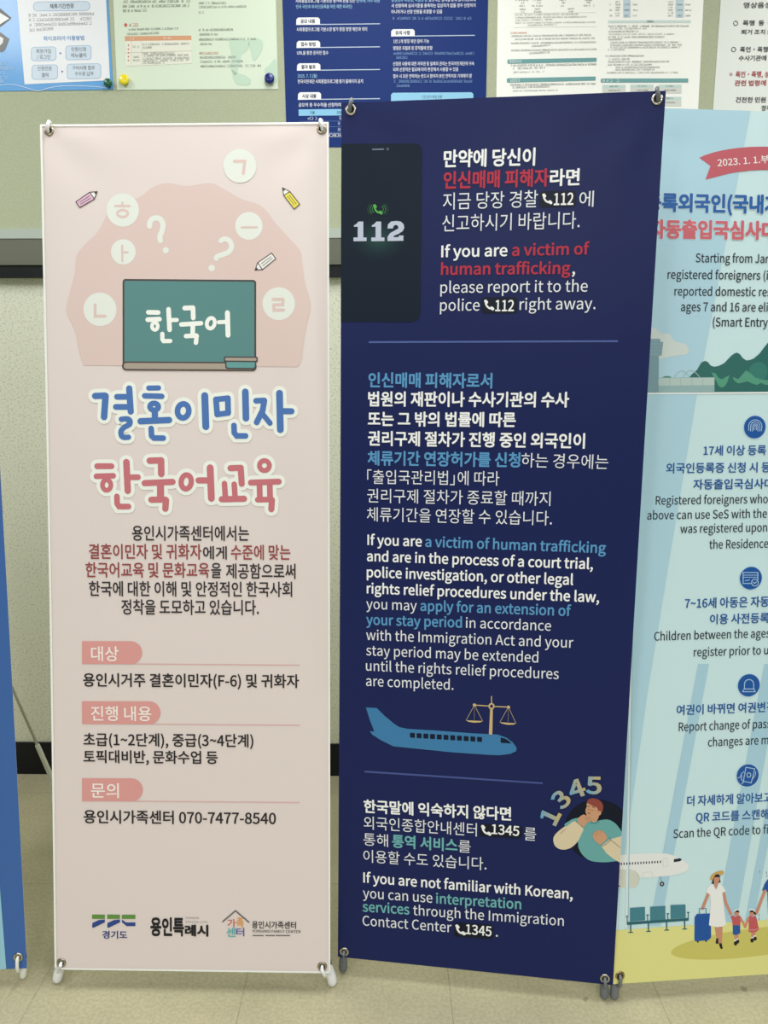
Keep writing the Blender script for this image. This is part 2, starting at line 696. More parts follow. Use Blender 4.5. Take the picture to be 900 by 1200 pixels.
def banner(P, ang, W, H, face, hem, label, grommet=(176, 172, 160), frame_rgb=(235, 237, 236), feet=None, hub_uv=(0.5, 0.55), rear=None, rough=0.4, seed=0.0, spec=0.4):
    """An X stand carrying a printed vinyl sheet. P: the sheet's lower left corner; feet: floor points of the two front feet."""
    s = Sheet(P, *ang, W, H, wave=banner_wave(W, H, seed), rough=rough, spec=spec)
    base = (s.pt(0, 0) + s.pt(W, 0)) / 2
    org = Vector((base.x, base.y, 0))
    root = thing('banner_stand', org, label, 'banner', 'printed banners on folding stands')
    s.root, s.org = root, org
    # the sheet: a thin skin with thickness, hem colour on the edges
    bm = bmesh.new()
    nu, nv = int(round(W / 0.02)), int(round(H / 0.02))
    T = 0.0005
    fr = [[bm.verts.new(s.pt(W * i / nu, H * j / nv) - org) for i in range(nu + 1)] for j in range(nv + 1)]
    bk = [[bm.verts.new(s.pt(W * i / nu, H * j / nv, T) - org) for i in range(nu + 1)] for j in range(nv + 1)]
    for j in range(nv):
        for i in range(nu):
            bm.faces.new((fr[j][i], fr[j][i + 1], fr[j + 1][i + 1], fr[j + 1][i]))
            f = bm.faces.new((bk[j][i], bk[j + 1][i], bk[j + 1][i + 1], bk[j][i + 1]))
            f.material_index = 1
    for j in range(nv):
        for a, b in ((fr[j][0], fr[j + 1][0]), (fr[j][nu], fr[j + 1][nu])):
            c, d = (bk[j][0], bk[j + 1][0]) if a is fr[j][0] else (bk[j][nu], bk[j + 1][nu])
            f = bm.faces.new([bm.verts.new(q.co) for q in (a, b, d, c)])
            f.material_index = 1
    for i in range(nu):
        for rr, kk in ((fr[0], bk[0]), (fr[nv], bk[nv])):
            f = bm.faces.new([bm.verts.new(q.co) for q in (rr[i], rr[i + 1], kk[i + 1], kk[i])])
            f.material_index = 1
    for f in bm.faces:
        f.smooth = f.material_index == 0
    me = bpy.data.meshes.new('banner_sheet')
    bm.to_mesh(me)
    bm.free()
    me.materials.append(mat(face, rough, spec, name='banner_vinyl', bump=0.06) if isinstance(face, tuple) else face)
    me.materials.append(mat((238, 240, 236), 0.5, 0.3, name='vinyl_back'))
    s.sheet = link_mesh('banner_sheet', me, root)
    if hem:
        s.b = 'white_hem'
        for e in (((0, 0), (hem[0], 0), (hem[0], H), (0, H)), ((W - hem[1], 0), (W, 0), (W, H), (W - hem[1], H)),
                  ((0, H - hem[2]), (W, H - hem[2]), (W, H), (0, H)), ((0, 0), (W, 0), (W, hem[3]), (0, hem[3]))):
            s.poly_uv(list(e), (243, 246, 241), 9)
    # eyelets: metal ring with a dark hole
    ring_m = mat(grommet, 0.28, 0.5, 1.0, name='eyelet_metal')
    dark = mat((38, 34, 28), 0.8, 0.1, name='eyelet_hole')
    s.eye = {}
    for key, (u, v) in (('bl', (0.0145, 0.0145)), ('br', (W - 0.0175, 0.0145)), ('tl', (0.0185, H - 0.013)), ('tr', (W - 0.0145, H - 0.014))):
        if s.eye_at and key in s.eye_at:
            u, v = s.eye_at[key]
        s.eye[key] = (u, v)
    return s


def eyelets(s, grommet, keys=('tl', 'tr', 'bl', 'br')):
    ring_m = mat(grommet, 0.3, 0.5, 1.0, name='eyelet_metal')
    dark = mat((44, 40, 34), 0.8, 0.1, name='eyelet_hole')
    for key in keys:
        u, v = s.eye[key]
        bm = bmesh.new()
        R, r = 0.0078, 0.0026
        n, k = 28, 10
        vv = []
        for i in range(n):
            a = i * 2 * math.pi / n
            rowv = []
            for j in range(k):
                b = j * 2 * math.pi / k
                rad = R + r * math.cos(b)
                rowv.append(bm.verts.new(s.pt(u + rad * math.cos(a), v + rad * math.sin(a), -0.0012 - r * 0.62 * math.sin(b))))
            vv.append(rowv)
        for i in range(n):
            for j in range(k):
                bm.faces.new((vv[i][j], vv[(i + 1) % n][j], vv[(i + 1) % n][(j + 1) % k], vv[i][(j + 1) % k]))
        o = finish(bm, 'eyelet', ring_m, s.root, s.org, smooth=True)
        bm = bmesh.new()
        c = [bm.verts.new(s.pt(u + 0.0064 * math.cos(i * math.pi / 10), v + 0.0064 * math.sin(i * math.pi / 10), -0.0011)) for i in range(20)]
        c2 = [bm.verts.new(s.pt(u + 0.0064 * math.cos(i * math.pi / 10), v + 0.0064 * math.sin(i * math.pi / 10), -0.0004)) for i in range(20)]
        bm.faces.new(c)
        for i in range(20):
            bm.faces.new((c[i], c[(i + 1) % 20], c2[(i + 1) % 20], c2[i]))
        finish(bm, 'eyelet_hole', dark, o, s.org)


def stand(s, rgb, feet, hub=None, rear=None, rod=(70, 72, 74), foot_r=0.0108):
    """Hub, four sprung arms with hooks, two front foot caps and the rear leg."""
    W, H = s.W, s.H
    pm = mat(rgb, 0.4, 0.45, name='stand_plastic')
    rm = mat(rod, 0.45, 0.4, name='stand_rod')
    hub = Vector(hub) if hub else s.pt(W / 2, H * 0.52, 0.13)
    bm = bmesh.new()
    add_tube(bm, [hub - s.nb * 0.02, hub + s.nb * 0.03], 0.024, 18, False)
    hb = finish(bm, 'hub', pm, s.root, s.org, smooth=False)
    for key in ('tl', 'tr'):
        u, v = s.eye[key]
        sx = -1 if key == 'tl' else 1
        tip = s.pt(u + sx * 0.002, v + 0.012, 0.012)
        mid = hub + (tip - hub) * 0.5 + s.nb * 0.02
        bm = bmesh.new()
        add_tube(bm, [hub, mid, tip - (tip - mid).normalized() * 0.02], [0.006, 0.005, 0.0045], 10)
        a = finish(bm, 'arm', rm, s.root, s.org, smooth=True)
        bm = bmesh.new()
        q = [(u + sx * 0.002, v - 0.004, 0.012), (u + sx * 0.001, v + 0.010, 0.010), (u - sx * 0.0005, v + 0.0185, 0.003), (u - sx * 0.002, v + 0.0165, -0.005),
             (u - sx * 0.0015, v + 0.010, -0.0085), (u + sx * 0.001, v + 0.003, -0.006), (u + sx * 0.0015, v - 0.002, -0.002)]
        add_tube(bm, [s.pt(*c) for c in q], [0.0034, 0.0038, 0.0040, 0.0040, 0.0040, 0.0038, 0.0032], 10)
        finish(bm, 'hook', pm, s.root, s.org, smooth=True)
    for key, ft in zip(('bl', 'br'), feet):
        u, v = s.eye[key]
        ft = Vector(ft)
        e = s.pt(u, v)
        top = Vector((ft.x * 0.7 + e.x * 0.3, ft.y + 0.004, 0.04))
        low = Vector((ft.x, ft.y, foot_r))
        mid = low + (top - low) * 0.5
        bm = bmesh.new()
        add_tube(bm, [low, mid, top], [foot_r, foot_r * 0.98, foot_r * 0.72], 16)
        finish(bm, 'foot_cap', pm, s.root, s.org, smooth=True)
        under = s.pt(u * 0.6 + 0.4 * (top - s.P).dot(s.ux), -0.004, -0.003)
        q = [top - Vector((0, 0, 0.006)), under, s.pt(u * 0.75 + 0.25 * (top - s.P).dot(s.ux), 0.004, -0.0065), s.pt(u, v - 0.004, -0.006), s.pt(u, v + 0.0005, -0.0022)]
        bm = bmesh.new()
        add_tube(bm, q, [0.0042, 0.0042, 0.0040, 0.0038, 0.0034], 10)
        finish(bm, 'hook', pm, s.root, s.org, smooth=True)
        st = top + Vector((0, 0.006, 0.004))
        bm = bmesh.new()
        m2 = st + (hub - st) * 0.5 + s.nb * 0.035
        add_tube(bm, [st, st + (m2 - st) * 0.5 + s.nb * 0.012, m2, hub], [0.0045, 0.005, 0.0055, 0.006], 10)
        finish(bm, 'arm', rm, s.root, s.org, smooth=True)
    rear = Vector(rear) if rear else Vector((s.org.x, hub.y + 0.36, 0.008))
    d = hub - rear
    bm = bmesh.new()
    add_tube(bm, [rear + d * 0.16, hub], [0.0035, 0.0035], 10)
    lg = finish(bm, 'rear_leg', mat((186, 186, 172), 0.45, 0.35, name='rear_rod'), s.root, s.org, smooth=True)
    bm = bmesh.new()
    add_tube(bm, [rear, rear + d * 0.31], [0.0078, 0.0062], 12)
    finish(bm, 'rear_foot_tube', pm, lg, s.org, smooth=True)


Sheet.eye_at = None
D2R = math.radians

# ================================================================== pink banner
PK = banner((-0.7157, 1.4726, 0.0509), (-0.0202, 0.1324, 0.0016), 0.6, 1.8, (227, 216, 212), (0.0045, 0.0035, 0.004, 0.004),
            'pale pink banner about Korean language classes with a chalkboard drawing, on a white stand', seed=0.2, spec=0.25, rough=0.45)
eyelets(PK, (170, 160, 140))
stand(PK, (238, 239, 240), (on_floor(68, 1151), on_floor(389.5, 1154.6)))
s = PK
BLOB, CREAM = (221, 199, 193), (228, 234, 226)
DK = (74, 66, 66)


def mp(org, k, pts):
    return [(org[0] + x / k, org[1] + y / k) for x, y in pts]


s.b = 'printed_cloud_shape'
s.poly(mp((50, 140), 2.571, [(400, 743), (250, 742), (140, 741), (126, 741), (122, 735), (108, 690), (99, 640), (76, 590), (73, 560), (85, 510), (98, 460), (103, 410), (130, 375), (165, 340), (190, 295),
       (205, 262), (288, 236), (330, 206), (375, 192), (435, 201), (505, 192), (550, 212), (600, 240), (660, 262), (700, 310), (740, 355), (775, 395), (782, 430),
       (790, 490), (808, 560), (795, 620), (785, 680), (781, 715), (774, 737), (764, 745), (750, 745), (600, 744)]), BLOB, 1, sm=5)

JM = (222, 197, 191)
o6 = (80, 170)
for i, (cx, cy, r) in enumerate(((144, 246.3, 19.5), (144.7, 295.3, 14.8), (281.3, 194.6, 19.9), (291.7, 264.9, 16.3), (117.3, 362.7, 19.7), (326.7, 356, 19.3))):
    s.b = 'printed_letter_circle#%d' % i
    s.disc(cx, cy, r, CREAM, 2)
    if i == 0:
        s.stroke(mp(o6, 6, [(332, 429), (432, 429)]), 2.8, JM, 3)
        s.stroke(mp(o6, 6, [(382, 404), (382, 428)]), 2.4, JM, 3)
        s.ring(80 + 383 / 6, 170 + 482 / 6, 6.2, 4.0, 2.9, JM, 3)
    elif i == 1:
        s.stroke(mp(o6, 6, [(380, 707), (381, 816)]), 2.4, JM, 3)
        s.stroke(mp(o6, 6, [(382, 755), (420, 754)]), 2.2, JM, 3)
    elif i == 2:
        s.stroke(mp((230, 170), 6.43, [(288, 123), (366, 123), (355, 213)]), 3.6, JM, 3)
    elif i == 3:
        s.stroke(mp((230, 170), 6.43, [(342, 620), (458, 620)]), 2.3, JM, 3)
    elif i == 4:
        s.stroke(mp((70, 300), 6, [(250, 344), (250, 424), (320, 422)]), 3.3, JM, 3)
    else:
        s.stroke(mp((220, 290), 6, [(600, 365), (670, 365), (670, 402), (606, 404), (606, 440), (676, 440)]), 3.4, JM, 3)

s.b = 'printed_question_mark'
s.stroke(smooth_open(mp(o6, 6, [(573, 572), (577, 540), (602, 516), (640, 517), (665, 550), (662, 600), (646, 640), (648, 672)])), 6.3, CREAM, 2)
s.disc(80 + 686 / 6, 170 + 740 / 6, 3.6, CREAM, 2)
s.b = 'printed_question_mark#2'
s.stroke(smooth_open(mp((230, 170), 6.43, [(186, 722), (217, 708), (252, 724), (267, 765), (246, 806), (200, 826), (160, 840), (152, 855)])), 6.0, CREAM, 2)
s.disc(220 + 169 / 6, 290 + 145 / 6, 3.8, CREAM, 2)

for org, k, body, tip, fill in ((o6, 6, [(55, 400), (152, 333), (185, 380), (82, 440)], (205, 328), (226, 186, 210)),
                                ((230, 170), 6.43, [(738, 483), (780, 447), (706, 352), (660, 380)], (650, 322), (236, 224, 92)),
                                ((220, 290), 6, [(620, 80), (590, 40), (492, 108), (526, 156)], (474, 160), (238, 238, 234))):
    s.b = 'printed_pencil#%d' % fill[2]
    a, b, c, d = mp(org, k, body)
    t = mp(org, k, [tip])[0]
    if fill[2] == 92 or fill[0] == 238:
        neck = (c, d)
    else:
        neck = (b, c)
    s.poly([a, b, c, d], fill, 3)
    s.poly([neck[0], t, neck[1]], (240, 240, 236), 3)
    ap = [(t[0] + (n[0] - t[0]) * 0.45, t[1] + (n[1] - t[1]) * 0.45) for n in neck]
    s.poly([ap[0], t, ap[1]], DK, 5)
    s.stroke([a, b, c, d], 0.95, DK, 4, closed=True)
    s.stroke([neck[0], t, neck[1]], 0.95, DK, 4)
    far = [p for p in (a, b, c, d) if p not in neck]
    order = (far[0], far[1]) if math.dist(far[0], neck[0]) < math.dist(far[0], neck[1]) else (far[1], far[0])
    for f in (0.36, 0.66):
        p = [order[0][i] * (1 - f) + order[1][i] * f for i in (0, 1)]
        q = [neck[0][i] * (1 - f) + neck[1][i] * f for i in (0, 1)]
        s.stroke([(p[0] * .85 + q[0] * .15, p[1] * .85 + q[1] * .15), (p[0] * .15 + q[0] * .85, p[1] * .15 + q[1] * .85)], 0.6, DK, 4)

s.b = 'printed_chalkboard'
s.rrect(143.8, 327.0, 300.3, 429, 3.5, (72, 70, 70), 3, dy=1.2)
s.rrect(146.0, 329.2, 298.2, 428, 2.0, (88, 137, 136), 4, dy=1.2)
s.rrect(143.2, 423.6, 300.8, 434.2, 5, (80, 72, 68), 5, dy=0.8)
s.rrect(145.2, 425.4, 298.8, 432.4, 3.4, (170, 158, 144), 6, dy=0.8)
s.rrect(264.0, 419.5, 300.4, 432.6, 3, (72, 70, 70), 7, dy=0.3)
s.rrect(265.7, 420.5, 298.8, 431.0, 2.2, (98, 158, 156), 8, dy=0.3)
s.rrect(262.6, 417.8, 302.2, 424.2, 1.6, (72, 70, 70), 9, dy=0.3)
s.rrect(264.2, 419.3, 300.6, 422.7, 1.0, (170, 158, 144), 10, dy=0.3)


def brush(org, k, items, col, layer, grow=0.0):
    """Rounded marker lettering: open strokes (points, width) and ('o', cx, cy, rx, ry, width, angle) rings."""
    for it in items:
        if it[0] == 'o':
            _, cx, cy, rx, ry, w, a = it
            if (w + grow) / 2 > min(rx, ry) * 0.8:
                s.step = (s.step + 1) % 24
                s.disc(org[0] + cx / k, org[1] + cy / k, (rx + (w + grow) / 2) / k, col, layer + 0.04 * s.step, ry=(ry + (w + grow) / 2) / k, ang=-a)
            else:
                s.ring(org[0] + cx / k, org[1] + cy / k, rx / k, ry / k, (w + grow) / k, col, layer, a)
        else:
            pts, w = it
            s.stroke(mp(org, k, smooth_open(pts, 4) if len(pts) > 3 else pts), (w + grow) / k, col, layer)


HAN = [([(105, 121), (192, 123)], 41), ([(100, 186), (203, 181)], 42), ('o', 163, 243, 25, 32, 33, 0), ([(283, 95), (292, 274)], 42), ([(292, 190), (356, 188)], 36),
       ([(228, 310), (229, 360)], 38), ([(229, 360), (240, 374), (298, 373)], 38),
       ([(425, 84), (497, 81)], 42), ([(497, 81), (500, 170)], 42), ([(395, 228), (568, 217)], 40), ([(497, 225), (494, 322)], 42), ([(436, 330), (527, 325)], 40),
       ([(530, 328), (523, 388)], 40), ('o', 654, 217, 34, 47, 34, 0.25), ([(725, 208), (790, 205)], 36), ([(800, 125), (805, 322)], 44)]
brush((160, 350), 7.5, HAN, (243, 247, 240), 5)

HEAD_A = [([(115, 132), (196, 129)], 52), ([(200, 133), (188, 302)], 54), ([(293, 139), (385, 139)], 48), ([(284, 221), (385, 221)], 48), ([(392, 72), (404, 258)], 52),
          ([(328, 321), (375, 318), (398, 333), (394, 362), (350, 388), (326, 418), (330, 455), (352, 468), (386, 466)], 44),
          ([(550, 68), (630, 67)], 42), ([(517, 131), (656, 135)], 45), ('o', 594, 219, 34, 28, 44, 0), ([(600, 262), (600, 315)], 52), ([(484, 337), (715, 327)], 52),
          ([(570, 396), (573, 455)], 46), ([(573, 455), (592, 473), (668, 474)], 46), ('o', 829, 253, 46, 57, 46, 0.12)]
HEAD_B = [([(139, 130), (148, 380)], 58), ([(230, 160), (326, 150)], 46), ([(326, 150), (329, 270)], 48), ([(329, 270), (240, 282)], 46), ([(240, 282), (230, 160)], 48),
          ([(468, 99), (473, 312)], 55), ([(376, 371), (378, 430)], 46), ([(378, 430), (398, 456), (470, 456)], 46),
          ([(555, 171), (622, 168)], 46), ([(622, 170), (608, 250), (560, 346)], 48), ([(608, 278), (668, 352)], 44), ([(745, 110), (752, 405)], 56), ([(760, 255), (842, 256)], 50)]
HEAD_C = [([(132, 113), (248, 113)], 48), ([(126, 195), (262, 191)], 46), ('o', 209, 266, 34, 42, 38, 0), ([(369, 80), (380, 312)], 53), ([(385, 203), (463, 202)], 46),
          ([(292, 358), (294, 415)], 46), ([(294, 415), (310, 440), (386, 440)], 46), ([(558, 68), (650, 66)], 52), ([(650, 66), (652, 175)], 54), ([(517, 250), (744, 240)], 50),
          ([(646, 255), (646, 372)], 58), ([(571, 385), (682, 383)], 50), ([(690, 388), (685, 457)], 52)]
HEAD_D = [('o', 58, 240, 41, 57, 43, 0.12), ([(158, 228), (235, 228)], 50), ([(252, 126), (262, 373)], 56), ([(417, 129), (500, 126)], 50), ([(500, 128), (508, 255)], 50),
          ([(368, 253), (375, 360)], 45), ([(447, 259), (454, 360)], 45), ([(346, 381), (527, 377)], 50), ('o', 692, 108, 40, 40, 40, 0), ([(582, 246), (808, 238)], 48),
          ([(652, 262), (655, 370)], 47), ([(735, 262), (738, 370)], 47), ([(638, 385), (750, 383)], 46), ([(753, 388), (748, 462)], 50)]
s.b = 'printed_heading'
K9 = 900 / 130
for org, it, c in (((95, 445), HEAD_A, (74, 118, 184)), ((220, 445), HEAD_B, (74, 118, 184)), ((95, 530), HEAD_C, (200, 116, 124)), ((210, 530), HEAD_D, (200, 116, 124))):
    s.b = 'printed_heading#%d' % org[1]
    brush(org, K9, it, (240, 245, 237), 2, 62)
    brush(org, K9, it, c, 4)

s.b = 'printed_paragraph'
INK, RED = (52, 48, 52), (150, 72, 72)
B1 = 0.016
s.text('용인시가족센터에서는', 155, 292, 633, 17, INK, B1)
s.text('결혼이민자 및 귀화자', 104.5, 236.5, 654.5, 17, RED, B1)
s.text('에게', 238, 266, 655, 15, INK, B1)
s.text('수준에 맞는', 270.5, 340.5, 655.5, 17, RED, B1)
s.text('한국어교육 및 문화교육', 100.5, 245.5, 676, 17, RED, B1)
s.text('을', 247.5, 259.5, 677, 17.5, INK, B1)
s.text('제공함으로써', 265, 346.5, 677.5, 17, INK, B1)
s.text('한국에 대한 이해 및 안정적인 한국사회', 104.5, 342.5, 698, 17, INK, B1)
s.text('정착을 도모하고 있습니다.', 142.5, 303.5, 719.5, 17, INK, B1)

TAB = (221, 158, 154)
LINE = (220, 172, 170)
for x1, y0, y1, yr, t, tx0, tx1, ty, h in ((166.7, 751.2, 778.0, 779.6, '대상', 107, 139.3, 774.2, 17), (188.2, 821.6, 848.4, 850, '진행 내용', 107, 177.6, 844, 16.8),
                                           (167.5, 911.8, 938.8, 940.6, '문의', 106.8, 139.6, 934.2, 16.8)):
    s.b = 'printed_section_tab#%d' % int(y0)
    r = (y1 - y0) / 2
    s.poly([(96.2, y0)] + [(x1 - r + r * math.cos(a), y0 + r + 0.15 + r * math.sin(a)) for a in (math.radians(-90 + 12 * k) for k in range(16))] + [(96.2, y1)], TAB, 2)
    s.poly([(140, y1 - 0.7), (351.5, yr - 0.7), (351.5, yr + 0.3), (140, y1 + 0.3)], LINE, 1)
    s.text(t, tx0, tx1, ty, h, (246, 240, 234), 0.010)
s.b = 'printed_details'
BK = (46, 42, 44)
for t, a, b, y, h in (('용인시거주 결혼이민자(F-6) 및 귀화자', 97.6, 350.6, 804, 15.2), ('초급(1~2단계), 중급(3~4단계)', 98, 297, 873.6, 14.8),
                      ('토픽대비반, 문화수업 등', 98, 255.4, 893.4, 14.5), ('용인시가족센터 070-7477-8540', 98.2, 323.5, 964, 15)):
    s.b = 'printed_details#%d' % (0 if y < 810 else 1 if y < 900 else 2)
    s.text(t, a, b, y, h, BK, 0.02)

s.b = 'printed_logo'
s.b = 'printed_logo#province'
lo = (90, 1040)
for dx in (0, 57):
    s.poly(mp(lo, 3.214, [(58 + dx, 101), (106 + dx, 102), (106 + dx, 118), (58 + dx, 118)]), (98, 146, 70), 2)
    s.poly(mp(lo, 3.214, [(106 + dx, 120), (106 + dx, 131), (62 + dx, 152), (58 + dx, 149), (59 + dx, 133), (84 + dx, 122)]), (48, 74, 140), 2)
s.poly(mp(lo, 3.214, [(170, 102), (221, 102), (221, 118), (170, 118)]), (98, 146, 70), 2)
s.poly(mp(lo, 3.214, [(170, 120), (186, 131), (221, 131), (221, 145), (188, 145), (170, 130)]), (48, 74, 140), 2)
s.text('경기도', 120.2, 149.4, 1099.3, 8.8, (44, 58, 128), 0.022)
s.b = 'printed_logo#city'
s.text('용인특', 176.4, 216, 1095.6, 20.5, (34, 34, 36), 0.04)
s.text('례시', 216.6, 244.4, 1096.2, 12.5, (34, 34, 36), 0.045)
s.text('YONGIN', 217.2, 233, 1076.3, 2, (120, 118, 116), 0.0, lat=True)
s.text('SPECIAL CITY', 217.2, 243.6, 1081, 2, (120, 118, 116), 0.0, lat=True)
s.b = 'printed_logo#family'
s.stroke(mp(lo, 3.214, [(550, 128), (598, 87), (648, 130)]), 1.7, (110, 108, 108), 2)
s.text('가', 266.6, 276.4, 1086, 9.2, (206, 106, 92), 0.02)
s.text('족', 277, 285.8, 1086.6, 11.5, (222, 156, 72), 0.02)
s.text('센', 265.4, 276.2, 1097.4, 10.5, (96, 178, 176), 0.02)
s.text('터', 276.8, 286.4, 1096.4, 9.2, (92, 98, 170), 0.02)
s.text('용인시가족센터', 295.4, 347, 1087.4, 8.2, BK, 0.018)
s.text('YONGINSI FAMILY CENTER', 295.6, 352.3, 1092.3, 3.0, BK, 0.01, lat=True)
for a, b in ((296, 309), (311, 322), (323, 340)):
    s.poly([(a, 1095.4), (b, 1095.6), (b, 1096.9), (a, 1096.7)], (110, 106, 104), 2)
s.build_print(s.sheet, s.org)

# ================================================================== navy banner
NV = banner((-0.1026, 1.5083, 0.0511), (-0.1284, 0.0367, -0.0075), 0.594, 1.782, (25, 36, 88), None,
            'dark navy banner about human trafficking with a phone showing 112, on a grey stand', rough=0.42, seed=1.4, spec=0.18)
eyelets(NV, (196, 192, 178))
stand(NV, (112, 118, 122), (on_floor(402, 1138), on_floor(708, 1170)), foot_r=0.0097)
s = NV
WH, LT, REDN, SKY, TEAL = (246, 249, 250), (232, 236, 241), (186, 52, 72), (92, 156, 206), (112, 180, 184)
PILL = (20, 26, 42)
s.b = 'printed_phone'
k5 = 574 / 110
pts = mp((400, 160), k5, [(-40, 48), (440, 42)]) + mp((400, 160), k5, [(470, 48), (490, 68), (495, 100)]) + mp((400, 160), k5, [(484, 1075), (477, 1105), (455, 1128), (420, 1135), (-40, 1132)])
s.poly(pts, (11, 28, 45), 1)
s.stroke(mp((400, 160), k5, [(192, 80), (258, 78)]), 1.6, (112, 128, 152), 3)
s.disc(454.4, 174.8, 1.6, (84, 96, 112), 3)
for i in range(14):
    f = 1 - i / 14
    t = (i / 13) ** 1.3
    s.disc(443.5, 280.5, 37 * f + 2, (int(11 + 26 * t), int(28 + 46 * t), int(45 + 26 * t)), 1.2 + i * 0.12, ry=27 * f + 1.5)
GR = (94, 182, 88)


def handset(x, y, r, col, layer, ang=0.0):
    """Telephone receiver sign: a curved bar with two ear pieces."""
    def q(a, b):
        ca, sa = math.cos(ang), math.sin(ang)
        return (x + r * (a * ca - b * sa), y + r * (a * sa + b * ca))
    s.stroke(smooth_open([q(-0.62, -0.72), q(-0.52, -0.15), q(-0.1, 0.42), q(0.62, 0.66)], 4), r * 0.34, col, layer)
    s.stroke([q(-0.62, -0.78), q(-0.42, -0.55)], r * 0.56, col, layer)
    s.stroke([q(0.5, 0.48), q(0.72, 0.68)], r * 0.56, col, layer)


handset(442.6, 245.8, 6.0, GR, 4)
for sx in (-1, 1):
    for r, w in ((6.5, 0.9), (9.2, 0.8), (11.8, 0.6)):
        s.stroke([(442.8 + sx * r * math.cos(a), 245.4 + r * 0.78 * math.sin(a)) for a in (math.radians(d) for d in range(-42, 43, 12))], w, (66, 132, 76) if r < 10 else (44, 92, 64), 4)
W112 = (196, 206, 226)
for x0 in (75, 184):
    s.poly(mp((400, 160), k5, [(x0 + 3, 545), (x0 + 22, 532), (x0 + 30, 521), (x0 + 60, 521), (x0 + 60, 618), (x0 + 80, 618), (x0 + 80, 640), (x0, 641), (x0, 618), (x0 + 26, 618), (x0 + 26, 552), (x0 + 3, 553)]), W112, 5)
s.poly(mp((400, 160), k5, [(283, 563), (286, 538), (305, 521), (335, 517), (365, 521), (382, 538), (385, 560), (375, 580), (350, 596), (322, 608), (318, 616), (352, 616), (352, 606), (380, 606), (380, 638), (283, 640), (283, 614), (298, 592), (330, 574), (350, 562), (346, 546), (334, 541), (320, 547), (316, 563)]), W112, 5)


def pill(x0, y0, x1, y1, num, nx0, nx1, yb, h, dy=0.0):
    s.b = 'printed_phone_number#%d' % int(y0)
    s.rrect(x0, y0, x1, y1, 4.0, PILL, 2, dy=dy)
    s.text(num, nx0, nx1, yb, h, WH, 0.02, lat=True)
    handset((x0 + nx0) / 2 + 0.6, (y0 + y1) / 2 + dy * 0.2, 6.3, WH, 4)


BD, BL = 0.026, 0.022
s.b = 'printed_warning_text'
s.text('만약에 당신이', 519.8, 626.9, 195.8, 19.5, WH, 0.030, yR=193.4)
s.text('인신매매 피해자', 519.6, 643, 221.0, 19.5, REDN, 0.029, yR=217.8)
s.text('라면', 644, 679, 217.6, 18.8, WH, 0.029, yR=216.6)
s.text('지금 당장 경찰', 519, 630, 245.6, 19.4, LT, 0.0, yR=242.6)
s.text('에', 678.4, 695.2, 242.4, 18.4, LT, 0.0)
s.text('신고하시기 바랍니다.', 518.2, 679, 271.3, 19.4, LT, 0.0, yR=267.6)
pill(632, 224.4, 675.3, 243.0, '112', 648.8, 671.8, 240.4, 13.6, dy=-1.0)
s.b = 'printed_warning_text#english'
s.text('If you are', 517, 594.6, 301.4, 13.2, WH, BL, lat=True, yR=300)
s.text('a victim of', 599.8, 690.4, 299.8, 13.2, REDN, BL, lat=True, yR=298)
s.text('human trafficking', 516.7, 668.2, 322.0, 13.2, REDN, BL, lat=True, yR=320.8)
s.text(',', 670.2, 673.8, 320.8, 13.2, WH, BL, lat=True)
s.text('please report it to the', 516, 688.4, 343.4, 13.2, LT, 0.004, lat=True, yR=341.8)
s.text('police', 515.6, 562, 364.2, 13.2, LT, 0.004, lat=True)
s.text('right away.', 608.7, 697.6, 363.2, 13.2, LT, 0.004, lat=True, yR=362.2)
pill(564.4, 348.6, 606.6, 367.4, '112', 580.2, 602.2, 364.6, 12.6, dy=-0.6)
s.b = 'printed_rule'
s.poly([(432.2, 399.9), (724.2, 398.8), (724.2, 400.9), (432.2, 402.1)], (82, 102, 168), 1)
s.b = 'printed_rule#lower'
s.poly([(427.2, 902.9), (636, 916.7), (636, 918.7), (427.2, 905.1)], (72, 88, 150), 1)
s.b = 'printed_rights_text'
for t, a, b, y, yr, h, c, bo in (('인신매매 피해자로서', 431.7, 576.8, 453.4, 454.6, 16.8, SKY, 0.029), ('법원의 재판이나 수사기관의 수사', 431.5, 666.6, 475.6, 476.8, 16.6, WH, 0.029),
                                 ('또는 그 밖의 법률에 따른', 431.2, 604.3, 498.6, 500.0, 16.2, WH, 0.029), ('권리구제 절차가 진행 중인 외국인이', 431.2, 685.2, 521.6, 525.0, 16.4, WH, 0.029),
                                 ('체류기간 연장허가를 신청', 430.8, 609.6, 544.6, 547.2, 16.2, SKY, 0.029), ('하는 경우에는', 610.8, 712.2, 547.2, 549.6, 16.6, LT, 0.0),
                                 ('｢출입국관리법｣에 따라', 430.4, 585, 566.6, 568.8, 16.2, LT, 0.0), ('권리구제 절차가 종료할 때까지', 430.4, 644.8, 588.6, 592.6, 16.2, LT, 0.0),
                                 ('체류기간을 연장할 수 있습니다.', 430, 646.6, 610.4, 615.4, 16.2, LT, 0.0)):
    s.text(t, a, b, y, h, c, bo, yR=yr)
s.b = 'printed_rights_text#english'
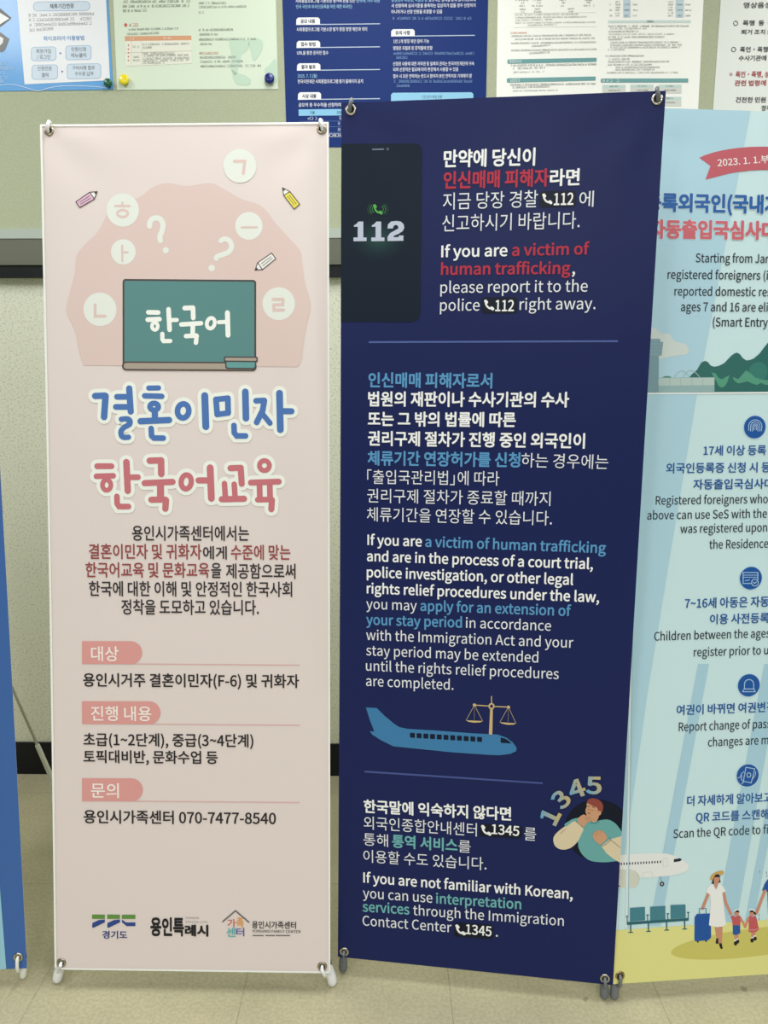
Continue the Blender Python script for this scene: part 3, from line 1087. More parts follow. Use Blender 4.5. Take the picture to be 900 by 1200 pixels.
for t, a, b, y, yr, c, bo in (('If you are', 430.6, 494.4, 638.3, 640.2, WH, BL), ('a victim of human trafficking', 498.2, 709.8, 640.4, 648, SKY, BL),
                              ('and are in the process of a court trial,', 430, 694.7, 657.2, 666.8, WH, BL), ('police investigation, or other legal', 429.8, 671.6, 676.0, 685.2, WH, BL),
                              ('rights relief procedures under the law,', 429.8, 702, 695.0, 705.6, WH, BL), ('you may', 429.3, 488.4, 713.2, 715.4, LT, 0.004),
                              ('apply for an extension of', 492.5, 669, 715.4, 721.6, SKY, BL), ('your stay period', 429.2, 541.4, 731.6, 735.2, SKY, BL),
                              ('in accordance', 545.9, 645.6, 735.4, 739, LT, 0.004), ('with the Immigration Act and your', 429.2, 671.6, 749.6, 759, LT, 0.004),
                              ('stay period may be extended', 429.2, 630.6, 767.6, 776.2, LT, 0.004), ('until the rights relief procedures', 428.9, 654.6, 785.6, 795.6, LT, 0.004),
                              ('are completed.', 429, 531.4, 803.4, 808.2, LT, 0.004)):
    s.text(t, a, b, y, 11.7, c, bo, lat=True, yR=yr)

s.b = 'printed_airplane'
pk = 4.5
po = (420, 810)
AIR = (64, 128, 178)
s.poly(mp(po, pk, [(40, 85), (97, 88), (140, 130), (185, 168), (215, 188), (260, 198), (400, 206), (600, 221), (735, 228), (780, 244), (815, 270), (834, 297), (832, 315), (800, 330), (740, 337),
                   (690, 335), (500, 322), (185, 290), (120, 258), (75, 230), (60, 210), (84, 212), (60, 150)]), AIR, 2)
NK = (16, 28, 52)
for i in range(11):
    x = 272 + i * 35.4
    y = 218 + i * 2.15
    s.rrect(po[0] + x / pk, po[1] + y / pk, po[0] + (x + 26) / pk, po[1] + (y + 26) / pk, 0.8, NK, 3, dy=0.3)
s.poly(mp(po, pk, [(750, 243), (772, 248), (792, 260), (806, 275), (750, 271)]), NK, 3)
s.b = 'printed_scales'
GD = (206, 182, 132)
s.poly(mp(po, pk, [(695, 90), (709, 90), (706, 228), (688, 226)]), GD, 4)
s.stroke(mp(po, pk, [(702, 26), (702, 66)]), 1.0, GD, 4)
s.ring(po[0] + 702 / pk, po[1] + 78 / pk, 2.7, 2.9, 1.7, GD, 4)
s.stroke(mp(po, pk, [(612, 72), (688, 77)]), 1.2, GD, 4)
s.stroke(mp(po, pk, [(716, 79), (790, 83)]), 1.2, GD, 4)
for bx, by, l, r, c in ((612, 72, (568, 152), (655, 156), (611, 150)), (791, 83, (746, 162), (831, 168), (789, 160))):
    s.disc(po[0] + bx / pk, po[1] + by / pk, 1.9, GD, 5)
    for q in (l, r):
        s.stroke(mp(po, pk, [(bx, by), q]), 0.6, (176, 160, 132), 4)
    s.stroke(mp(po, pk, [(bx, by), c]), 0.4, (150, 138, 118), 4)
    s.poly(mp(po, pk, [l, r, (r[0] - 12, r[1] + 7), ((l[0] + r[0]) / 2, (l[1] + r[1]) / 2 + 11), (l[0] + 12, l[1] + 8)]), GD, 5)

s.b = 'printed_contact_text'
for t, a, b, y, yr, h, c, bo in (('한국말에 익숙하지 않다면', 426.4, 599, 951.6, 961, 14.8, WH, 0.029), ('외국인종합안내센터', 426.4, 558.7, 971, 979.6, 15, LT, 0.0),
                                 ('통해', 426, 454.8, 990.0, 992, 14.4, LT, 0.0), ('통역 서비스', 459.4, 536.2, 992.2, 997.6, 14.6, TEAL, 0.029),
                                 ('를', 537.2, 551.4, 998.0, 999, 14.2, LT, 0.0), ('이용할 수도 있습니다.', 426, 570, 1009.8, 1019.4, 14.6, LT, 0.0)):
    s.text(t, a, b, y, h, c, bo, yR=yr)
s.b = 'printed_contact_text#english'
for t, a, b, y, yr, c, bo in (('If you are not familiar with Korean,', 425.8, 671, 1033.6, 1053.2, WH, BL), ('you can use', 425.4, 506.8, 1051.6, 1057.6, LT, 0.004),
                              ('interpretation', 511, 610.8, 1058.0, 1065, TEAL, BL), ('services', 425, 480, 1067.6, 1071.2, TEAL, BL),
                              ('through the Immigration', 484.2, 660.6, 1071.8, 1084.6, LT, 0.004), ('Contact Center', 425, 529, 1084.0, 1092.2, LT, 0.004)):
    s.text(t, a, b, y, 11.4, c, bo, lat=True, yR=yr)
pill(561.8, 965.0, 611.8, 980.0, '1345', 576, 608.4, 976.6, 11.0, dy=2.6)
s.text('를', 614, 628, 984.0, 15.4, LT, 0.0, yR=985.0)
pill(531.9, 1080.6, 578.4, 1097.4, '1345', 545.6, 576, 1093.8, 11.0, dy=3.0)
s.text('.', 581, 583.4, 1097.0, 11.4, LT, 0.004, lat=True)

s.b = 'printed_caller_figure'
qo, qk = (625, 895), 8.182


def Q(p):
    return mp(qo, qk, p)


s.disc(625 + 620 / qk, 895 + 640 / qk, 296 / qk, (14, 22, 40), 1, n=60)
TL, SL, SK, HR = (108, 172, 172), (222, 208, 176), (206, 158, 124), (146, 74, 64)
s.poly(Q([(300, 600), (340, 550), (400, 522), (470, 518), (540, 548), (590, 556), (640, 540), (720, 535), (790, 575), (840, 640), (900, 720), (880, 900), (760, 936), (640, 942), (540, 925), (470, 870), (432, 800), (418, 735)]), TL, 2, sm=4)
s.poly(Q([(303, 598), (318, 600), (398, 548), (478, 612), (462, 670), (430, 735), (380, 790), (320, 818), (258, 818), (210, 788), (191, 735), (200, 690), (240, 645)]), SL, 3, sm=3)
s.stroke(Q([(258, 668), (310, 622)]), 0.4, (130, 90, 90), 5)
s.stroke(Q([(408, 552), (474, 606)]), 0.5, (100, 84, 86), 5)
s.poly(Q([(650, 786), (735, 722), (835, 695), (920, 690), (900, 950), (820, 940), (760, 905), (700, 855)]), SL, 3)
s.stroke(Q([(655, 788), (700, 765), (745, 725)]), 0.5, (100, 84, 86), 5)
s.stroke(Q([(725, 702), (745, 730), (832, 800)]), 0.5, (110, 90, 90), 5)
s.poly(Q([(518, 372), (600, 395), (640, 450), (632, 490), (612, 540), (590, 556), (560, 552), (530, 520), (505, 478), (500, 440), (512, 410)]), SK, 4, sm=3)
s.poly(Q([(512, 372), (530, 338), (580, 328), (640, 352), (668, 400), (662, 450), (640, 480), (618, 440), (612, 420), (575, 404), (530, 380)]), HR, 5, sm=3)
s.disc(625 + 634 / qk, 895 + 470 / qk, 1.7, SK, 6, ry=2.6)
s.stroke(Q([(518, 402), (538, 408)]), 0.7, (96, 50, 46), 6)
s.stroke(Q([(562, 408), (584, 418)]), 0.7, (96, 50, 46), 6)
s.stroke(Q([(520, 434), (534, 440), (544, 434)]), 0.4, (130, 84, 70), 6)
s.stroke(Q([(556, 440), (574, 446)]), 0.4, (130, 84, 70), 6)
s.stroke(Q([(522, 468), (542, 474)]), 0.9, (120, 56, 56), 6)
s.poly(Q([(424, 545), (438, 510), (478, 484), (505, 492), (545, 500), (566, 520), (560, 545), (525, 556), (500, 580), (478, 602)]), SK, 6, sm=3)
for a, b in (((490, 515), (540, 505)), ((498, 530), (552, 522)), ((505, 546), (556, 538))):
    s.stroke(Q([a, b]), 0.35, (160, 108, 84), 7)
s.stroke(Q([(545, 560), (590, 572), (630, 552)]), 0.5, (70, 110, 112), 6)
s.poly(Q([(568, 688), (582, 655), (625, 633), (672, 650), (704, 695), (700, 720), (648, 770), (610, 752), (585, 725)]), SK, 6, sm=3)
for a, b in (((590, 660), (604, 690)), ((612, 645), (626, 672)), ((640, 640), (650, 664))):
    s.stroke(Q([a, b]), 0.35, (160, 108, 84), 7)
# the arched digits, each blue on its left and gold on its right
gm = bpy.data.materials.new('digit_blue_to_gold')
gm.use_nodes = True
_N, _L = gm.node_tree.nodes, gm.node_tree.links
_a = _N.new('ShaderNodeVertexColor')
_a.layer_name = 'tint'
_L.new(_a.outputs['Color'], _N['Principled BSDF'].inputs['Base Color'])
_N['Principled BSDF'].inputs['Roughness'].default_value = 0.4
s.build_print(s.sheet, s.org)
bm = bmesh.new()
tint = bm.loops.layers.float_color.new('tint')
C0, C1 = lin((92, 168, 206)), lin((200, 180, 116))
for ch, cx, cy, up in (('1', 160, 500, (-0.92, -0.38)), ('3', 262, 340, (-0.76, -0.65)), ('4', 412, 235, (-0.40, -0.92)), ('5', 577, 205, (-0.06, -1.0))):
    vs, fs = glyphs(ch, 0.03 * EM)
    bx = (min(p[0] for p in vs), max(p[0] for p in vs), min(p[1] for p in vs), max(p[1] for p in vs))
    c = s.uv(qo[0] + cx / qk, qo[1] + cy / qk)
    kk = s.mperpx(qo[0] + cx / qk, qo[1] + cy / qk)
    sc_ = 21.0 * kk / (bx[3] - bx[2])
    ev = Vector((up[0], -up[1])).normalized()
    eu = Vector((ev.y, -ev.x))
    wide = 1.22
    bv = []
    for x, y in vs:
        q = eu * ((x - (bx[0] + bx[1]) / 2) * sc_ * wide) + ev * ((y - (bx[2] + bx[3]) / 2) * sc_)
        bv.append((bm.verts.new(s.pt(c[0] + q.x, c[1] + q.y, -0.0016) - s.org), min(max(0.5 + (q.x * 0.8 - q.y * -0.35) / (17 * kk), 0), 1)))
    if ch == '1':  # slab foot of the 1
        w2, h2 = 8.0 * kk, 4.2 * kk
        b0 = -10.5 * kk
        for q4 in [(-w2, b0), (w2, b0), (w2, b0 + h2), (-w2, b0 + h2)]:
            q = eu * q4[0] + ev * q4[1]
            bv.append((bm.verts.new(s.pt(c[0] + q.x, c[1] + q.y, -0.0017) - s.org), min(max(0.5 + (q.x * 0.8 + q.y * 0.35) / (17 * kk), 0), 1)))
        fs = fs + [(len(vs), len(vs) + 1, len(vs) + 2, len(vs) + 3)]
    for f in fs:
        fc = bm.faces.new([bv[i][0] for i in f])
        for lp, i in zip(fc.loops, f):
            t = bv[i][1]
            lp[tint] = (*[C0[j] * (1 - t) + C1[j] * t for j in range(3)], 1)
me = bpy.data.meshes.new('printed_arched_number')
bm.to_mesh(me)
bm.free()
me.materials.append(gm)
link_mesh('printed_arched_number', me, s.sheet)

# ================================================================== pale blue banner (its right half lies beyond the frame)
LB = banner((0.4858, 1.4372, 0.0451), (0.0799, 0.0973, 0.0007), 0.6, 1.8, (207, 236, 241), None,
            'pale blue banner about smart airport entry with a family drawing, cut by the right edge', rough=0.42, seed=2.2, spec=0.3)
LB.eye['bl'] = LB.uv(726.3, 1143)
eyelets(LB, (168, 150, 108), ('tl', 'tr', 'bl', 'br'))
_c = LB.pt(0.6, 0)
stand(LB, (116, 121, 124), (on_floor(719.5, 1170.5), (_c.x - 0.004, _c.y + 0.012, 0)), foot_r=0.0097)
s = LB
BAND = (179, 217, 233)
s.b = 'printed_light_bands'
s.poly([(700, 120), (879.6, 120), (816.6, 463), (758, 817), (738, 960), (700, 1100)], BAND, 1)
for q in ([(818.2, 778), (830.8, 778), (774, 1085), (761, 1085)], [(895.8, 778), (916, 778), (862, 1085), (838, 1085)], [(930, 778), (940, 778), (882, 1085), (872, 1085)]):
    s.poly(q, (172, 212, 230), 1.2)
s.b = 'printed_yellow_floor'
s.poly([(690, 1091.8), (760, 1087.2), (900, 1077.6), (1000, 1070), (1000, 1200), (690, 1200)], (229, 227, 148), 2)
s.disc(884, 1104, 97, (208, 201, 108), 2.4, ry=16.5, ang=0.06, n=60)

s.b = 'printed_ribbon'
rb = (755, 160)
rk = 6.207
RIB = (196, 96, 108)
s.poly(mp(rb, rk, [(398, 155), (440, 137), (500, 117), (560, 103), (620, 92), (690, 83), (760, 77), (830, 75), (900, 75), (1000, 80), (1000, 250), (900, 243), (830, 244), (760, 249), (700, 256), (640, 266), (590, 277), (540, 290), (490, 303), (443, 315), (480, 215)]), RIB, 3)
s.text('2023. 1. 1.부터', 755 + 532 / rk, 755 + 962 / rk, 160 + 221 / rk, 9.2, (244, 240, 238), 0.014, yR=160 + 186 / rk)

s.b = 'printed_title'
TB, TR = (34, 98, 170), (206, 104, 116)
for t, xl, xr, yb, c in (('등록외국인(국내거소', 755.8, 932.5, 247.2, TB), ('자동출입국심사대', 760, 908.6, 278.4, TR)):
    s.text(t, xl, xr, yb, 20.6, (214, 232, 236), 0.075, layer=3.2)
    s.text(t, xl, xr, yb, 20.6, c, 0.048, layer=4.4)
DKB = (34, 38, 48)
s.b = 'printed_entry_text'
for t, ref, xl, xr, yb in (('Starting from Jan', 'Starting from Ja', 815, 895.4, 307.4), ('registered foreigners (inc', 'registered foreigners (i', 782, 899.6, 326.8),
                           ('reported domestic resi', 'reported domestic re', 790, 898.2, 346.4), ('ages 7 and 16 are eligi', 'ages 7 and 16 are eli', 797.6, 899.4, 364.6),
                           ('(Smart Entry', None, 835, 899.4, 382.6)):
    s.text(t, xl, xr, yb, 10.2, DKB, 0.010, lat=True, ref=ref)

s.b = 'printed_landscape'
ln = (750, 380)
s.poly(mp(ln, 6, [(40, 25), (80, 26), (110, 32), (150, 65), (205, 66), (240, 118), (320, 140), (346, 180), (326, 212), (260, 222), (200, 230), (130, 248), (40, 250)]), (210, 222, 219), 2)
s.poly(mp(ln, 6, [(340, 378), (360, 355), (400, 320), (418, 288), (432, 268), (455, 258), (475, 265), (495, 290), (520, 299), (550, 294), (590, 274), (640, 222), (665, 204), (682, 200), (700, 210), (722, 238), (745, 254), (770, 252),
                   (800, 240), (840, 205), (870, 165), (900, 128), (960, 60), (1040, 120), (1040, 473), (520, 476), (340, 478)]), (46, 108, 102), 2.3)
s.poly(mp(ln, 6, [(150, 376), (175, 364), (205, 364), (225, 377)]), (86, 140, 124), 2.2)
s.disc(750 + 830 / 6, 380 + 335 / 6, 11.5, (54, 126, 116), 2.5)
s.poly(mp(ln, 6, [(500, 338), (530, 346), (552, 378), (575, 388), (600, 372), (628, 358), (612, 408), (594, 436), (574, 446), (550, 434), (538, 405), (522, 380)]), (86, 158, 132), 2.8)
s.poly(mp(ln, 6, [(648, 370), (690, 386), (722, 348), (745, 325), (780, 348), (806, 374), (860, 390), (920, 396), (920, 428), (880, 426), (850, 412), (820, 427), (785, 416), (755, 402), (688, 416), (662, 398)]), (86, 158, 132), 2.8)
for c0, w_ in (((238, 376, 292, 328, 350, 376), 0.9), ((300, 372, 352, 326, 420, 376), 0.9)):
    x0, y0, xm, ym, x1, y1 = c0
    s.stroke(smooth_open(mp(ln, 6, [(x0, y0), (x0 + 22, (y0 + ym) / 2 - 6), (xm, ym), (x1 - 26, (y1 + ym) / 2 - 6), (x1, y1)])), w_, (160, 186, 192), 3)
s.poly(mp(ln, 6, [(128, 376), (522, 373), (522, 475), (128, 479)]), (152, 184, 186), 3)
s.poly(mp(ln, 6, [(128, 380), (522, 376), (522, 428), (128, 432)]), (184, 206, 202), 3.3)
for x in (207, 285, 363, 441):
    s.stroke(mp(ln, 6, [(x, 380), (x, 430)]), 0.5, (150, 178, 178), 3.6)
s.poly(mp(ln, 6, [(30, 102), (140, 102), (141, 126), (162, 127), (150, 221), (30, 222)]), (136, 170, 182), 3)
for y in (126, 150, 172, 196):
    s.stroke(mp(ln, 6, [(30, y), (158 - (y - 126) * 0.1, y)]), 0.5, (112, 148, 160), 3.4)
s.poly(mp(ln, 6, [(30, 221), (131, 221), (129, 479), (30, 480)]), (126, 160, 170), 3)
s.poly([(700, 460.7), (760, 460.4), (1000, 458.4), (1000, 460.4), (760, 462.3), (700, 462.6)], (236, 243, 242), 4)

ICO, ICL = (28, 88, 164), (176, 208, 236)
s.b = 'printed_icon#fingerprint'
s.disc(884.3, 500.6, 14.2, (190, 220, 238), 2)
s.disc(884.3, 500.6, 13.3, ICO, 2.4)
for r, a0, a1, tail in ((7.8, -195, 20, 2.5), (5.4, -190, 10, 4.5), (3.0, -185, 5, 5), (1.2, -180, 0, 4)):
    p = [(884.8 + r * math.cos(math.radians(a0 + (a1 - a0) * i / 12)), 499.8 + r * math.sin(math.radians(a0 + (a1 - a0) * i / 12))) for i in range(13)]
    s.stroke([(p[0][0] - 0.2, p[0][1] + tail)] + p + [(p[-1][0], p[-1][1] + tail)], 0.85, ICL, 3)
s.b = 'printed_icon#card'
s.disc(879.7, 677.5, 14.1, (190, 220, 238), 2)
s.disc(879.7, 677.5, 13.3, ICO, 2.4)
ic = (850, 655)
s.stroke(mp(ic, 18, [(370, 285), (680, 285), (680, 515), (370, 515)]), 0.95, ICL, 3, closed=True)
for y in (340, 385):
    s.stroke(mp(ic, 18, [(380, y), (670, y)]), 0.7, ICL, 3)
s.stroke(mp(ic, 18, [(410, 460), (510, 440)]), 0.7, ICL, 3)
s.disc(850 + 617 / 18, 655 + 497 / 18, 4.6, ICO, 3.6)
s.ring(850 + 617 / 18, 655 + 497 / 18, 4.0, 4.0, 0.9, ICL, 4)
s.stroke(mp(ic, 18, [(580, 485), (614, 515), (655, 475)]), 0.9, ICL, 4)
s.b = 'printed_icon#siren'
s.disc(877.3, 803, 13.9, (190, 220, 238), 2)
s.disc(877.3, 803, 13.1, ICO, 2.4)
ic = (850, 780)
s.stroke(mp(ic, 18, [(398, 485), (398, 380), (415, 330), (450, 300), (495, 290), (540, 300), (575, 330), (592, 380), (592, 485)]), 0.95, ICL, 3)
s.stroke(mp(ic, 18, [(390, 490), (600, 490), (628, 548), (358, 548)]), 0.95, ICL, 3, closed=True)
s.b = 'printed_icon#passport'
s.disc(876, 908.6, 13.9, (190, 220, 238), 2)
s.disc(876, 908.6, 13.1, ICO, 2.4)
ic = (850, 885)
s.stroke(mp(ic, 18, [(430, 250), (615, 285), (540, 580), (375, 545)]), 0.9, ICL, 3, closed=True)
s.ring(850 + 490 / 18, 885 + 415 / 18, 2.3, 2.6, 0.9, ICL, 3)
s.stroke(mp(ic, 18, [(255, 475), (310, 460), (330, 395), (385, 340)]), 0.8, ICL, 3)
s.stroke(mp(ic, 18, [(340, 600), (380, 560), (330, 500), (345, 420)]), 0.8, ICL, 3)
s.stroke(mp(ic, 18, [(630, 340), (635, 400), (590, 470), (545, 540)]), 0.7, (206, 214, 190), 3)

LBL = (34, 88, 158)
for bk, rows in (('adult', (('17세 이상 등록', None, 824, 897.4, 533.6, 11.3), ('외국인등록증 신청 시 등', None, 780.2, 902.5, 554.4, 11.6), ('자동출입국심사대', None, 812, 905.5, 573.4, 11.6))),
                 ('child', (('7~16세 아동은 자동', None, 802.2, 900.8, 713.0, 12.0), ('이용 사전등록', None, 831.6, 900.8, 731.4, 11.6))),
                 ('passport', (('여권이 바뀌면 여권변경', '여권이 바뀌면 여권변', 792.6, 896.4, 837.8, 11.6),)),
                 ('code', (('더 자세하게 알아보고', '더 자세하게 알아보', 804.9, 893.6, 944.2, 11.6), ('QR 코드를 스캔해', None, 815.2, 900.4, 963.4, 11.6)))):
    s.b = 'printed_blue_text#' + bk
    for t, ref, xl, xr, yb, h in rows:
        s.text(t, xl, xr, yb, h, LBL, 0.02, ref=ref)
for bk, rows in (('adult', (('Registered foreigners who', 'Registered foreigners wh', 768.2, 892.6, 591.4), ('above can use SeS with the', None, 758.2, 898.4, 608.8),
                            ('was registered upon', 'was registered upo', 797, 892.4, 624.6), ('the Residence', 'the Residenc', 831, 894.2, 643.0))),
                 ('child', (('Children between the ages', None, 766.4, 902, 750.6), ('register prior to us', 'register prior to u', 812.8, 900, 769.2))),
                 ('passport', (('Report change of pass', 'Report change of pas', 795.2, 898, 856.8), ('changes are ma', 'changes are m', 829.4, 900.2, 874.6))),
                 ('code', (('Scan the QR code to fin', 'Scan the QR code to fi', 788.8, 899.6, 982.0),))):
    s.b = 'printed_body_text#' + bk
    for t, ref, xl, xr, yb in rows:
        s.text(t, xl, xr, yb, 10.0, DKB, 0.006, lat=True, ref=ref)

s.b = 'printed_window_bar'
s.poly([(739.6, 700), (741.6, 700), (735.2, 1088), (732.6, 1088)], (224, 238, 240), 2.8)
s.poly([(741.6, 700), (742.5, 700), (736.2, 1088), (735.2, 1088)], (150, 190, 206), 2.8)
s.b = 'printed_jet'
jo, jk = (715, 990), 7.826


def J(p):
    return mp(jo, jk, p)


s.poly(J([(0, 96), (100, 92), (200, 82), (300, 77), (400, 75), (520, 79), (590, 100), (650, 130), (705, 168), (722, 198), (712, 225), (680, 247), (640, 262), (560, 280), (400, 293), (270, 299), (0, 306)]), (236, 239, 238), 2.2)
s.poly(J([(0, 226), (190, 224), (230, 240), (262, 275), (268, 310), (255, 360), (230, 388), (0, 396)]), (214, 217, 204), 2.5)
s.stroke(J([(228, 240), (262, 278), (266, 315), (250, 365)]), 0.6, (196, 198, 184), 2.9)
for i in range(15):
    x, y = 96 + i * 25.6, 172 - i * 1.35
    s.poly(J([(x, y - 9), (x + 11, y - 9), (x + 11, y + 12), (x, y + 12)]), (38, 48, 66), 3)
s.poly(J([(583, 130), (640, 121), (656, 136), (640, 149), (582, 158)]), (32, 42, 62), 3)
s.stroke(J([(482, 122), (520, 118), (526, 195), (488, 200)]), 0.35, (206, 208, 206), 3, closed=True)
s.stroke(J([(292, 292), (300, 252), (380, 246), (392, 288)]), 0.35, (206, 206, 200), 3)
s.stroke(J([(458, 290), (470, 335)]), 0.9, (140, 146, 146), 2)
s.disc(715 + 474 / jk, 990 + 358 / jk, 2.7, (40, 44, 48), 3)
s.disc(715 + 474 / jk, 990 + 358 / jk, 1.1, (205, 210, 208), 3.3)
s.disc(715 + 82 / jk, 990 + 376 / jk, 0.9, (60, 60, 60), 3)

s.b = 'printed_airport_seats'
SEAT, SEATD = (70, 132, 148), (44, 102, 114)
for q in ([(180, 576), (318, 567), (320, 690), (180, 702)], [(365, 566), (505, 557), (506, 682), (366, 692)], [(552, 550), (690, 545), (692, 668), (553, 677)]):
    s.poly(J(q), SEAT, 3)
s.poly(J([(152, 706), (718, 668), (718, 694), (152, 734)]), SEATD, 3.4)
for x, y in ((187, 730), (350, 720), (517, 708), (682, 698)):
    s.poly(J([(x - 6, y - 8), (x + 6, y - 8), (x + 6, y + 72), (x - 6, y + 72)]), SEATD, 3.2)
    s.poly(J([(x - 22, y + 68), (x + 22, y + 66), (x + 22, y + 76), (x - 22, y + 78)]), SEATD, 3.3)
for x, y in ((154, 652), (342, 640), (528, 629), (715, 617)):
    s.poly(J([(x - 4, y), (x + 4, y), (x + 4, y + 72), (x - 4, y + 72)]), SEATD, 3.2)
    s.poly(J([(x - 12, y - 3), (x + 12, y - 4), (x + 12, y + 6), (x - 12, y + 7)]), SEATD, 3.3)

s.b = 'printed_family'
fo, fk = (800, 1000), 9.0


def Fm(p):
    return mp(fo, fk, p)


SKN, BLK, WHT = (206, 146, 120), (34, 32, 36), (242, 244, 243)
s.poly(Fm([(335, 770), (420, 768), (416, 870), (410, 948), (378, 948), (348, 860)]), SKN, 3)
s.poly(Fm([(352, 895), (372, 890), (376, 945), (362, 955), (344, 944)]), BLK, 3.4)
s.poly(Fm([(378, 945), (410, 945), (421, 1000), (408, 1008), (392, 995)]), BLK, 3.5)
s.stroke(Fm([(268, 425), (235, 510), (208, 578)]), 3.6, SKN, 3)
s.stroke(Fm([(430, 418), (452, 520), (505, 636)]), 3.4, SKN, 3)
s.stroke(Fm([(175, 640), (175, 580), (245, 578), (245, 636)]), 0.8, (82, 126, 150), 3.2)
s.poly(Fm([(124, 672), (150, 636), (285, 631), (292, 760), (298, 775), (298, 885), (268, 915), (130, 926), (120, 900)]), (30, 88, 168), 3.3)
for x in (160, 185, 210, 235, 262):
    s.stroke(Fm([(x, 660), (x - 2, 900)]), 0.35, (24, 74, 146), 3.6)
for x, y in ((158, 930), (245, 922)):
    s.disc(800 + x / fk, 1000 + y / fk, 1.1, BLK, 3.2)
s.poly(Fm([(302, 318), (318, 270), (326, 250), (388, 250), (398, 300), (372, 312), (340, 322)]), BLK, 3.2)
s.poly(Fm([(328, 252), (386, 250), (386, 285), (370, 310), (362, 340), (350, 376), (332, 340), (326, 300)]), SKN, 3.5)
s.poly(Fm([(330, 252), (338, 228), (360, 216), (384, 224), (396, 250), (360, 246)]), BLK, 3.7)
s.poly(Fm([(284, 272), (298, 232), (330, 204), (372, 186), (415, 179), (432, 192), (428, 218), (404, 230), (380, 218), (350, 222), (330, 245), (308, 284)]), (208, 168, 98), 3.6)
s.poly(Fm([(244, 400), (262, 360), (306, 318), (326, 340), (350, 378), (368, 345), (384, 314), (428, 350), (450, 396), (416, 414), (428, 520), (442, 640), (456, 748), (420, 768), (360, 776), (275, 756), (288, 620), (292, 500), (286, 436)]), WHT, 3.9)
for kid in (0, 1):
    if kid == 0:
        s.poly(Fm([(540, 862), (588, 852), (584, 915), (548, 925)]), SKN, 3)
        for q in ([(545, 905), (560, 905), (560, 925), (545, 925)], [(566, 895), (584, 893), (584, 915), (566, 918)]):
            s.poly(Fm(q), WHT, 3.3)
        s.disc(800 + 556 / fk, 1000 + 946 / fk, 2.0, BLK, 3.5, ry=2.7)
        s.disc(800 + 579 / fk, 1000 + 928 / fk, 1.8, BLK, 3.6, ry=2.3)
        s.poly(Fm([(525, 752), (604, 752), (606, 840), (566, 858), (527, 856)]), (38, 90, 164), 3.2)
        s.stroke(Fm([(612, 690), (640, 735), (656, 775)]), 2.6, SKN, 3)
        s.poly(Fm([(503, 668), (525, 650), (555, 668), (590, 650), (612, 668), (630, 704), (606, 722), (606, 756), (524, 756), (518, 700)]), (198, 92, 98), 3.6)
        s.disc(800 + 566 / fk, 1000 + 632 / fk, 2.9, SKN, 3.8)
        s.poly(Fm([(544, 624), (560, 598), (590, 600), (596, 622), (560, 616)]), BLK, 4)
        s.poly(Fm([(536, 618), (545, 594), (572, 582), (602, 594), (604, 604), (570, 594), (548, 612)]), WHT, 4.2)
    else:
        s.poly(Fm([(718, 825), (768, 822), (764, 878), (722, 890)]), SKN, 3)
        for q in ([(720, 882), (742, 878), (742, 905), (720, 905)], [(746, 866), (770, 860), (770, 888), (746, 890)]):
            s.poly(Fm(q), WHT, 3.3)
        s.disc(800 + 730 / fk, 1000 + 915 / fk, 2.1, BLK, 3.5, ry=2.6)
        s.disc(800 + 762 / fk, 1000 + 896 / fk, 1.9, BLK, 3.6, ry=2.4)
        s.stroke(Fm([(690, 680), (672, 730), (660, 775)]), 2.6, SKN, 3)
        s.poly(Fm([(684, 676), (706, 656), (735, 668), (765, 652), (780, 690), (790, 745), (804, 800), (778, 822), (740, 832), (693, 826), (694, 740), (690, 706)]), (198, 92, 98), 3.6)
        s.poly(Fm([(694, 800), (750, 802), (800, 786), (802, 794), (750, 811), (694, 809)]), (222, 150, 150), 3.8)
        s.disc(800 + 728 / fk, 1000 + 636 / fk, 2.9, SKN, 3.8)
        s.poly(Fm([(702, 620), (712, 598), (740, 592), (768, 622), (774, 646), (750, 640), (740, 616)]), BLK, 4)
        s.poly(Fm([(688, 608), (700, 588), (726, 578), (752, 592), (770, 620), (756, 614), (735, 596), (706, 600)]), WHT, 4.2)
s.stroke(Fm([(866, 395), (820, 510), (778, 625)]), 3.6, SKN, 3)
s.poly(Fm([(836, 388), (866, 312), (896, 270), (960, 262), (1010, 280), (1010, 420), (894, 420), (892, 404)]), (32, 86, 166), 3.5)
s.poly(Fm([(892, 415), (1010, 415), (1000, 640), (955, 640), (950, 520), (940, 640), (900, 640)]), (48, 66, 92), 3.2)
for x, y in ((808, 180), (880, 190), (886, 225), (803, 640), (802, 680)):
    s.stroke(Fm([(x, y), (x + 3, y + 20)]), 0.6, (104, 136, 150), 3)
s.build_print(s.sheet, s.org)

# ================================================================== deep blue banner (only its right edge is in the frame)
BLU = banner((-1.3779, 1.4537, 0.042), (0.0368, 0.094, 0.0124), 0.6, 1.8, (62, 104, 170), None,
             'deep blue banner at the left edge with an ivory foot and light blue panel', rough=0.42, seed=3.0, spec=0.3)
BLU.eye['br'] = BLU.uv(21.5, 1121.5)
eyelets(BLU, (196, 190, 170))
_c = BLU.pt(0, 0)
_d = ray(-100, 545)
_hub = CAM_P + _d * ((BLU.pt(0.3, 1.0, 0.15).y) / _d.y)
stand(BLU, (232, 234, 222), ((_c.x + 0.006, _c.y + 0.014, 0), on_floor(27.6, 1146.5)), foot_r=0.0078, hub=_hub, rear=on_floor(95, 990, 0.008))
s = BLU
s.b = 'printed_light_panel'
s.poly([(-300, 1000), (-20, 1000), (-5.5, 1000), (0, 1040), (7.4, 1134.5), (8, 1160), (-300, 1160)], (152, 204, 222), 1)
s.build_print(s.sheet, s.org)

# ================================================================== posters pinned to the board
PG = 'posters on the bulletin board'


